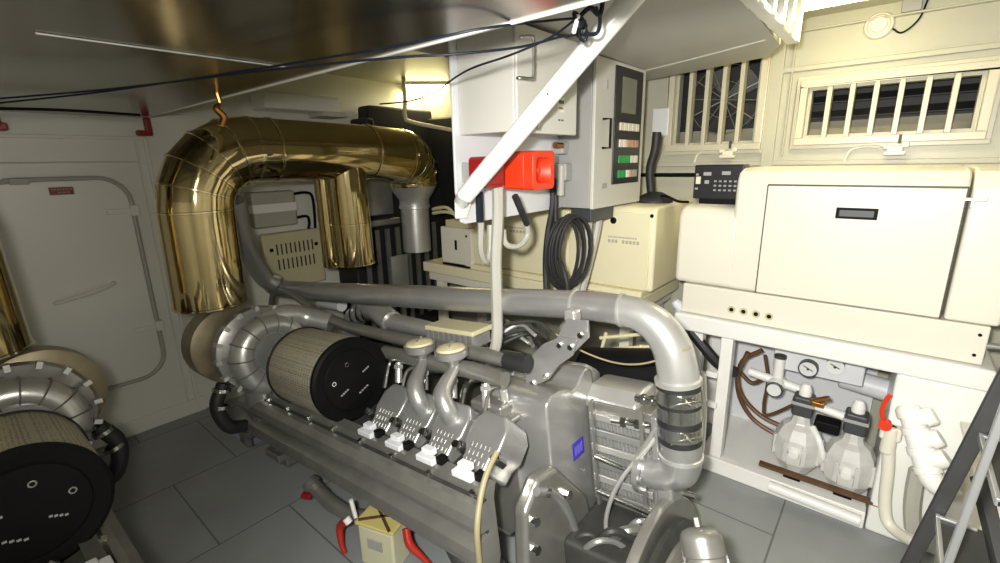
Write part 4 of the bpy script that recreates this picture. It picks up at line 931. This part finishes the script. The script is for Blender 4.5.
cable('white_hose', [c1+V((-.02, -.05, .10)), c1+V((-.06, -.085, .06)), c1+V((-.06, -.105, -.01)), c1+V((-.03, -.10, -.06))], .013, 'white_gloss', 'white hose curling down the right of the left strainer bowl', 'hose')
bm = NB(); bx2(bm, (c2.x-.02, c2.y+.05, c2.z+.10), (c2.x+.06, c2.y+.15, c2.z+.155)); tag(obj('hose_union', bm, 'black', bevel=.01), 'black hose union between the two strainer bowls', 'fitting')
bm = NB(); cyl(bm, at(807, 402, x=2.40), at(830, 398, x=2.40), .012, n=10); bx(bm, at(818, 404, x=2.40), (.03, .05, .022)); tag(obj('brass_fitting', bm, 'brass', bevel=.003), 'brass fitting beside the left strainer head', 'fitting')
a, b = at(760, 460, x=2.34), at(879, 500, x=2.34)
bm = NB(); bx2(bm, (2.315, b.y, .135), (2.345, a.y, .150)); tag(obj('strainer_rail', bm, 'copper_brown'), 'rusty rail across the front of the strainer bowls', 'rail')
bm = NB(); tube(bm, [(2.285, .265, .07), (2.285, .25, .07), (2.285, -.06, .062), (2.285, -.085, .062)], .024, 12, smooth=False); tag(obj('drain_pipe', bm, 'white_gloss'), 'white drain pipe lying along the foot of the generator stand', 'pipe')
# brown hoses in the left of the bay
for k, pts in enumerate(([(748, 352), (738, 375), (742, 395), (760, 415), (790, 430)], [(762, 350), (742, 362), (738, 390), (752, 418), (785, 440)], [(765, 355), (768, 380), (764, 405), (768, 415), (800, 402)], [(740, 372), (752, 383), (765, 378)])):
    cable('brown_hose' + ('.%03d' % k if k else ''), [at(u, v, x=2.56+.04*k) for u, v in pts], .012 if k != 2 else .009, 'copper_brown', ('dark brown hose nearest the white post under the generator', 'brown hose looping under its darker neighbour in the strainer bay', 'thin brown hose curling to the left strainer head', 'short brown hose running into the white valve body')[k], 'hose')
# round tank at the back of the bay
bm = NB(); c = at(862, 385, x=2.78); cyl(bm, c+V((0, .09, .02)), c+V((0, -.10, .0)), .055, n=24); tag(obj('filter_canister', bm, 'white_plate', bevel=.01), 'white canister lying behind the gauges under the generator', 'canister')

# ---- red-handled valve with its drop pipe
p = at(888, 430, x=2.26)
t = thing('ball_valve', 'cream ball valve with a red lever handle on a long drop pipe', 'valve', (2.26, p.y-.03, .05))
bm = NB(); bx(bm, (2.27, p.y-.01, p.z-.01), (.05, .07, .06)); cyl(bm, (2.26, p.y-.01, p.z+.02), (2.26, p.y-.01, p.z-.10), .026, n=14); obj('body', bm, 'cream', t, bevel=.01)
h0, h1 = at(885, 424, x=2.235), at(887, 395, x=2.235)
bm = NB(); tube(bm, [h0, h0.lerp(h1, .35)+V((0, .012, 0)), h0.lerp(h1, .75)+V((0, .004, 0)), h1+V((0, -.01, .005))], .008, 8); lathe(bm, [(0, .02), (.022, .018), (.022, -.01), (0, -.01)], h0, (-1, 0, 0), 12); obj('lever', bm, 'red_siren', t, label='red lever')
bm = NB(); tube(bm, [at(889, 440, x=2.26), at(888, 470, x=2.26), at(885, 500, x=2.26), at(887, 520, x=2.25), at(897, 532, x=2.22), at(915, 543, x=2.15)], .022, 14); obj('drop_pipe', bm, 'cream', t)
# white plastic pipe manifold
t = thing('pipe_manifold', 'glossy white plastic pipe manifold with three side stubs beside the bench', 'manifold', at(930, 480, x=2.10))
mp = [at(u, v, x=x) for u, v, x in ((909, 410, 2.20), (914, 425, 2.18), (919, 444, 2.16), (926, 466, 2.14), (932, 480, 2.12), (942, 487, 2.12), (955, 484, 2.13))]
bm = NB(); tube(bm, mp, .036, 18); obj('main_pipe', bm, 'white_gloss', t)
bm = NB()
for k in range(4):
    c = mp[k]; d = mp[k+1]-mp[k] if k < 4 else mp[k]-mp[k-1]
    lathe(bm, [(.036, -.014), (.043, -.012), (.043, .012), (.036, .014)], c.lerp(mp[k+1], .3), d, 20)
lathe(bm, [(0, .02), (.03, .018), (.042, .004), (.042, -.02), (0, -.02)], mp[0], mp[0]-mp[1], 20)
obj('collar', bm, 'white_gloss', t)
for u, v, u2, v2, x in ((914, 420, 932, 416, 2.17), (920, 442, 938, 438, 2.15), (927, 462, 944, 458, 2.13)):
    a, b = at(u, v, x=x), at(u2, v2, x=x); bm = NB(); cyl(bm, a, b, .026, n=16); d = (b-a).normalized(); lathe(bm, [(0, .012), (.028, .01), (.033, .0), (.033, -.022), (.026, -.024)], b, d, 18); obj('stub', bm, 'white_gloss', t)
cable('white_hose.001', [at(918, 470, x=2.22), at(914, 490, x=2.22), at(912, 510, x=2.22), at(913, 530, x=2.22)], .028, 'conduit_grey', 'pale thick hose below the white manifold', 'hose')

# ---- bench, ladder and gear at the right edge
t = thing('bench', 'white bench locker behind the ladder beside the pipe manifold', 'bench', (2.08, -.36, 0))
bm = NB(); prism(bm, [(2.31, -.31), (2.31, -.62), (1.80, -.62), (1.78, -.32)], (0, 0, .60), X, Y, (0, 0, .02)); obj('top', bm, 'cream', t, bevel=.004)
bm = NB(); prism(bm, [(2.30, -.33), (2.30, -.60), (1.83, -.60), (1.83, -.34)], (0, 0, 0), X, Y, (0, 0, .60)); obj('body', bm, 'cream', t, bevel=.004)
t = thing('ladder', 'steep dark steel ladder with bright rungs at the right edge', 'ladder', (1.22, -.12, 0))
def stringer(x, pts, w, d, nm, m):
    (y0, z0), (y1, z1) = pts; bm = NB(); u = V((0, y1-y0, z1-z0)).normalized(); v = V((0, u.z, -u.y)); L = (V((0, y1, z1))-V((0, y0, z0))).length
    bx(bm, (x, (y0+y1)/2, (z0+z1)/2), (d, w, L), M((X, v, u)).transposed())
    return obj(nm, bm, m, t, bevel=.004)
sA = [at(897, 563, x=1.35), at(994, 372, x=1.35)]
dv = (sA[1]-sA[0])/(sA[1].z-sA[0].z)
f0, f1 = sA[0]-dv*sA[0].z, sA[0]+dv*(1.75-sA[0].z)
sr = stringer(1.35, ((f0.y-.02, 0.0), (f1.y-.02, 1.75)), .030, .016, 'stringer', 'stair_dark')
sB = [at(948, 563, x=1.08), at(1000, 420, x=1.08)]
dv2 = (sB[1]-sB[0])/(sB[1].z-sB[0].z); g0, g1 = sB[0]-dv2*sB[0].z, sB[0]+dv2*(1.75-sB[0].z)
stringer(1.08, ((g0.y, 0.0), (g1.y, 1.75)), .013, .013, 'stringer', 'alu')
for (u, v) in ((967, 432), (925, 512), (996, 352)):
    p = at(u, v, x=1.33); y = p.y-.012
    bm = NB(); bx2(bm, (1.08, y-.085, p.z-.012), (1.34, y-.01, p.z-.004)); tr = obj('tread', bm, 'stair_dark', t)
    bm = NB(); bx2(bm, (1.08, y-.014, p.z-.014), (1.34, y-.006, p.z+.002)); bx2(bm, (1.325, y-.075, p.z-.004), (1.335, y-.006, p.z+.003)); obj('nosing', bm, 'alu', tr, bevel=.002)
# grey partition beyond the ladder with its dark frame
bm = NB(); bx2(bm, (1.50, -.72, 0), (2.90, -.68, 1.10)); tag(obj('partition', bm, 'cab_grey', bevel=.004), 'grey partition panel behind the ladder at the right edge', 'panel')
t = thing('angle_bar', 'dark angle bar with a pale edge leaning beyond the ladder', 'bar', (1.6, -.35, 0))
p0, p1 = at(980, 478, x=1.62), at(1004, 575, x=1.45); p1 = p0+(p1-p0)*(p0.z/(p0.z-p1.z)); bm = NB(); cyl(bm, p0, p1, .020, n=6); obj('bar', bm, 'stair_dark', t)
bm = NB(); o_ = V((0, -.022, .012)); cyl(bm, p0+o_, p1+o_, .007, n=6); obj('edge', bm, 'cream', t)
bm = NB(); lathe(bm, [(0, 0), (.045, 0), (.045, .10), (.03, .12), (.015, .125), (.015, .15), (0, .15)], (1.42, -.10, .0), Z, 20); 
mat('green', (.02, .22, .06), .4)
tag(obj('bottle', bm, 'green'), 'green bottle on the floor behind the foot of the ladder', 'bottle')

# grab rail stubs at the right end of the generator
for nm, (u, v), lab in (('handrail', (990, 346), 'thin steel rail beside the right end of the generator'), ('handrail.001', (985, 388), 'thin steel rail below the generator deck at the right edge')):
    p = at(u, v, x=2.42); bm = NB(); cyl(bm, p+V((0, .03, 0)), p+V((.02, -.45, .01)), .012, n=10); tag(obj(nm, bm, 'alu'), lab, 'rail')
# pale upright pipes beside the post (between stand and engine)
cable('upright_pipe', [at(703, 372, x=2.30), at(704, 400, x=2.30), at(703, 430, x=2.30), at(700, 462, x=2.30)], .016, 'white_gloss', 'white upright pipe just left of the stand post', 'pipe')
for nm, u, v, lab in (('pipe_clip', 712, 374, 'upper small white clip between the upright pipe and the post'), ('pipe_clip.001', 711, 404, 'lower small white clip between the upright pipe and the post')):
    bm = NB(); bx(bm, at(u, v, x=2.305), (.03, .055, .03)); tag(obj(nm, bm, 'white_gloss', bevel=.006), lab, 'clip')
cable('black_hose', [at(690, 330, x=2.42), at(706, 350, x=2.42), at(720, 365, x=2.44), at(735, 372, x=2.5)], .03, 'black_rubber', 'thick black hose under the left end of the generator deck', 'hose')
c = at(678, 305, x=2.40); bm = NB(); lathe(bm, [(0, .035), (.02, .03), (.028, .01), (.028, -.01), (.035, -.014), (.035, -.03), (0, -.03)], c, (-.3, .5, .6), 16); tag(obj('drain_plug', bm, 'white_plate'), 'round white plug in the gap between the two generators', 'plug')

# ================================================================== FITTINGS ON THE BACK WALL
a, b = at(265, 237, y=3.36), at(322, 278, y=3.36)
t = thing('heater_panel', 'beige slotted panel on the back wall framed by the gold-tinted duct', 'panel', (1.7, 3.40, .80))
xa, xb = at(263, 255, y=3.38).x, at(322, 250, y=3.38).x; za, zb_ = at(300, 285, y=3.38).z, at(300, 230, y=3.38).z
bm = NB(); bx2(bm, (xa, 3.36, za), (xb, WB-.002, zb_)); pn = obj('cover', bm, 'panel_beige', t, bevel=.012)
bm = NB(); W = xb-xa; H = zb_-za
for r_ in range(2):
    for k in range(9):
        x = xa+W*(.2+.075*k); z = za+H*(.35+.27*r_); bx2(bm, (x, 3.357, z), (x+.010, 3.361, z+H*.19))
obj('slot', bm, 'engine_dark', pn)
for fx in (.12, .88):
    bm = NB(); x, z = xa+W*fx, za+H*.72; bx2(bm, (x-.012, 3.355, z-.012), (x+.012, 3.361, z+.012)); obj('screw', bm, 'black', pn)
xa2, xb2 = at(250, 210, y=3.36).x, at(293, 208, y=3.36).x; zc, zd = at(275, 226, y=3.36).z, at(275, 191, y=3.36).z
t = thing('ballast_box', 'pale grey box with two black leads above the beige panel', 'electrical box', ((xa2+xb2)/2, 3.4, zc))
bm = NB(); bx2(bm, (xa2, 3.31, zc), (xb2, WB-.002, zd)); obj('body', bm, 'conduit_grey', t, bevel=.012)
bm = NB(); bx2(bm, (xa2-.003, 3.305, zc+(zd-zc)*.42), (xb2+.003, 3.38, zc+(zd-zc)*.66)); obj('label_band', bm, 'white_gloss', t)
for k, z in enumerate((zd-.03, zc+.04)):
    bm = NB(); tube(bm, [(xb2, 3.37, z), (xb2+.10+.02*(1-k), 3.37, z+.005), (xb2+.17-.05*k, 3.38, z-.04), (xb2+.17-.05*k, 3.39, zc-.03), (xb2+.15-.05*k, 3.40, zc-.12)], .010, 8); obj('lead', bm, 'black', t)
# switch on the hatch wall, cable along the top of the door
p = at(18, 181.5, y=WB-.02); t = thing('cable_joint', 'dark grey cable joint on the wall above the left of the hatch door', 'cable joint', p)
bm = NB(); bx2(bm, (p.x-.035, WB-.045, p.z-.016), (p.x+.04, WB-.012, p.z+.016)); obj('sleeve', bm, 'cab_grey', t, bevel=.004)
bm = NB(); tube(bm, [(p.x-.03, WB-.03, p.z), (p.x-.10, WB-.03, p.z-.012), (p.x-.16, WB-.03, p.z-.06), (p.x-.2, WB-.03, p.z-.1)], .010, 8); obj('lead', bm, 'conduit_grey', t)
# dark tanks and frames in the far corner behind the risers
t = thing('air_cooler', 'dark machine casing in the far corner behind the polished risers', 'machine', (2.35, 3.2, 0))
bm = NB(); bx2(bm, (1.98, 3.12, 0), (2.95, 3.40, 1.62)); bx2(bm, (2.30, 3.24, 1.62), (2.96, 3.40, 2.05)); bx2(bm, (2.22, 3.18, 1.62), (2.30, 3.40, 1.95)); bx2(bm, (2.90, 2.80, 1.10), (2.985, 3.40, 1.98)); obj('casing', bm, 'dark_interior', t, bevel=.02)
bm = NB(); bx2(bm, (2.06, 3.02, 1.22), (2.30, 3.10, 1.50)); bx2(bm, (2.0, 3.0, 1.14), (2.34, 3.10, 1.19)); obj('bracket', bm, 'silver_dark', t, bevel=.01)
bm = NB()
for k in range(8): bx2(bm, (2.05+k*.10, 3.085, .30), (2.09+k*.10, 3.10, 1.1))
obj('fin', bm, 'silver_dark', t)
p = at(397, 262, y=2.95); bm = NB(); bx2(bm, (p.x-.09, 2.90, p.z-.30), (p.x+.07, 2.92, p.z+.06)); bx2(bm, (p.x-.02, 2.90, 0), (p.x+.02, 2.93, p.z-.28)); tag(obj('sheet_guard', bm, 'silver_paint', bevel=.003), 'small grey sheet guard beside the right riser of the duct', 'guard')

# ================================================================== GEAR ON THE FLOOR
t = thing('hand_pump', 'yellowish box pump with red levers on the floor under the engine', 'pump', (.90, 1.42, 0))
bm = NB(); q = M.Rotation(R(18), 3, 'Z'); bx(bm, (.905, 1.42, .095), (.115, .17, .19), q); bd = obj('body', bm, 'pump_cream', t, bevel=.012)
bm = NB(); bx(bm, (.905, 1.42, .198), (.125, .185, .016), q); tp = obj('lid', bm, 'yellow_pump', t, bevel=.005)
bm = NB(); bx(bm, (.905, 1.42, .208), (.012, .19, .006), M.Rotation(R(50), 3, 'Z')); bx(bm, (.905, 1.42, .208), (.012, .19, .006), M.Rotation(R(-20), 3, 'Z')); cyl(bm, (.945, 1.38, .205), (.945, 1.38, .212), .010, n=10); obj('lid_rib', bm, 'copper_brown', tp)
bm = NB(); bx(bm, q @ V((-.062, 0, 0))+V((.905, 1.42, .12)), (.004, .07, .045), q); obj('label_plate', bm, 'cab_grey', bd)
for k, pts in enumerate((((.83, 1.55, .17), (.815, 1.60, .12), (.80, 1.58, .06), (.80, 1.56, .02)), ((.93, 1.30, .20), (.92, 1.27, .15), (.94, 1.22, .10), (.96, 1.18, .05)))):
    bm = NB(); tube(bm, pts, [.016, .018, .012, .010], 10); obj('lever', bm, 'red_lever', t, label='red lever')
bm = NB(); cyl(bm, (.845, 1.52, .19), (.84, 1.535, .27), .009, n=10); cyl(bm, (.825, 1.54, .165), (.82, 1.555, .185), .016, n=12); obj('white_stub', bm, 'white_gloss', t)
bm = NB(); tube(bm, [(.98, 1.24, .18), (1.0, 1.20, .23), (1.03, 1.17, .25)], .018, 10); bx(bm, (1.0, 1.2, .225), (.05, .03, .03)); obj('white_nozzle', bm, 'white_plate', t)
cable('black_hose.001', [(.96, 1.02, .10), (1.02, 1.10, .22), (1.10, 1.20, .27), (1.2, 1.3, .25)], .014, 'silver_dark', 'grey hose curving under the side cover beside the yellowish pump', 'hose')
t = thing('pipe_fitting', 'grey open-ended pipe fitting with a red cap on the floor beside the engine', 'pipe fitting', (.86, 1.84, 0))
p0 = at(309, 481, x=.86)
bm = NB(); lathe(bm, [(.022, .005), (.038, 0), (.042, .01), (.042, .03), (.034, .035), (.034, .10), (0, .10)], p0, V((.15, -.6, -.35)), 20); obj('cup', bm, 'silver_dark', t)
bm = NB(); lathe(bm, [(0, .007), (.030, .007), (.030, .004), (0, .004)], p0, V((.15, -.6, -.35)), 16); obj('mouth', bm, 'black', t)
bm = NB(); tube(bm, [p0+V((.01, -.06, -.03)), p0+V((.03, -.16, -.07)), p0+V((.06, -.28, -.08)), p0+V((.12, -.4, -.06))], [.032, .036, .03, .026], 12); obj('pipe', bm, 'silver_dark', t)
bm = NB(); c = at(308, 494, x=.84); bx(bm, c, (.05, .05, .022), M.Rotation(R(30), 3, 'Z')); obj('cap', bm, 'red_dark', t, bevel=.006, label='red cap')
# fittings in the floor opening below the turbo
t = thing('sump_valve', 'silver valve gear standing in the floor opening below the turbocharger', 'valve', (.95, 2.85, -.27))
bm = NB(); cyl(bm, (.93, 2.86, -.27), (.93, 2.86, .03), .035, n=14); tube(bm, [(.93, 2.86, -.02), (.98, 2.80, .03), (1.05, 2.78, .05)], .025, 10); bx(bm, (1.0, 2.95, -.02), (.10, .05, .05)); obj('body', bm, 'silver_dark', t, bevel=.006)
bm = NB(); cyl(bm, (.90, 2.9, .02), (1.02, 2.82, .05), .010, n=8); obj('spindle', bm, 'steel', t)

# ================================================================== LIGHT
def area(name, loc, target, size, power, col, spread=None, sy=None):
    l = bpy.data.lights.new(name, 'AREA'); l.energy = power; l.color = col; l.size = size
    if sy: l.shape = 'RECTANGLE'; l.size_y = sy
    if spread: l.spread = R(spread)
    o = bpy.data.objects.new(name, l); COL.objects.link(o); o.location = loc
    o.rotation_euler = (V(target)-V(loc)).to_track_quat('-Z', 'Y').to_euler()
    return o
# the photographer's flash, held up to the left of the lens and turned to the hull side
fl = bpy.data.lights.new('camera_flash', 'SPOT'); fl.energy = 235; fl.color = (1, .98, .93); fl.spot_size = R(140); fl.spot_blend = 1.0; fl.shadow_soft_size = .035
fo = bpy.data.objects.new('camera_flash', fl); COL.objects.link(fo); fo.location = (-.10, .06, 1.70)
fo.rotation_euler = (V((2.3, .15, .60))-fo.location).to_track_quat('-Z', 'Y').to_euler()
pf_ = bpy.data.lights.new('flash_fill', 'POINT'); pf_.energy = 48; pf_.color = (1, .96, .88); pf_.shadow_soft_size = .08  # added fill point beside the flash, lifts the dim left side
po = bpy.data.objects.new('flash_fill', pf_); COL.objects.link(po); po.location = (-.14, -.02, 1.70)
# light of the two fluorescent fittings
area('lamp_light', (LC.x, LC.y, CHI-.09), (LC.x, LC.y, 0), .55, 3, (1, .86, .5), sy=.1)
area('lamp_light', (LD.x, LD.y, CHI-.09), (LD.x, LD.y, 0), .12, 5, (1, .88, .55), sy=.38)
w = bpy.data.worlds.new('room'); sc.world = w; w.use_nodes = True
w.node_tree.nodes['Background'].inputs[0].default_value = (.9, .92, 1, 1); w.node_tree.nodes['Background'].inputs[1].default_value = .05

# repeats of one kind share a group
GROUPS = {'cable': 'cables strung through the engine room', 'conduit': 'pale conduits below the mounting plate and cabinet', 'cable_sleeve': 'dark cable sleeves below the siren', 'ceiling_lamp': 'lit ceiling lamps',
          'marine_engine': 'marine engines', 'exhaust_duct': 'polished exhaust ducts', 'generator_set': 'cream generators', 'generator_stand': 'generator stands', 'siren': 'red sirens on the plate', 'cable_socket': 'grey cable sockets',
          'vent_clamp': 'clamps below the vents', 'brown_hose': 'brown hoses beside the strainers', 'pipe_clip': 'white pipe clips', 'handrail': 'rails beside the generator', 'corner_bracket': 'dark red brackets', 'black_hose': 'hoses by the engine'}
for o in list(sc.objects):
    b_ = o.name.split('.')[0]
    if o.parent is None and b_ in GROUPS and 'label' in o: o['group'] = GROUPS[b_]
# ================================================================== CAMERA
cam = bpy.data.cameras.new('camera'); cam.sensor_width = 36; cam.sensor_fit = 'HORIZONTAL'; cam.lens = FOC/1000*36; cam.clip_start = .02
co = bpy.data.objects.new('camera', cam); COL.objects.link(co)
right = V((_xd.x, _yd.x, _zu.x)); down = V((_xd.y, _yd.y, _zu.y)); fwd = V((_xd.z, _yd.z, _zu.z))
rm = M((right, -down, -fwd)).transposed()
co.location = CAM; co.rotation_euler = rm.to_euler()
sc.camera = co
sc.view_settings.view_transform = 'Standard'; sc.view_settings.look = 'None'; sc.view_settings.gamma = 1; sc.view_settings.use_curve_mapping = False
sc.view_settings.exposure = 0.0
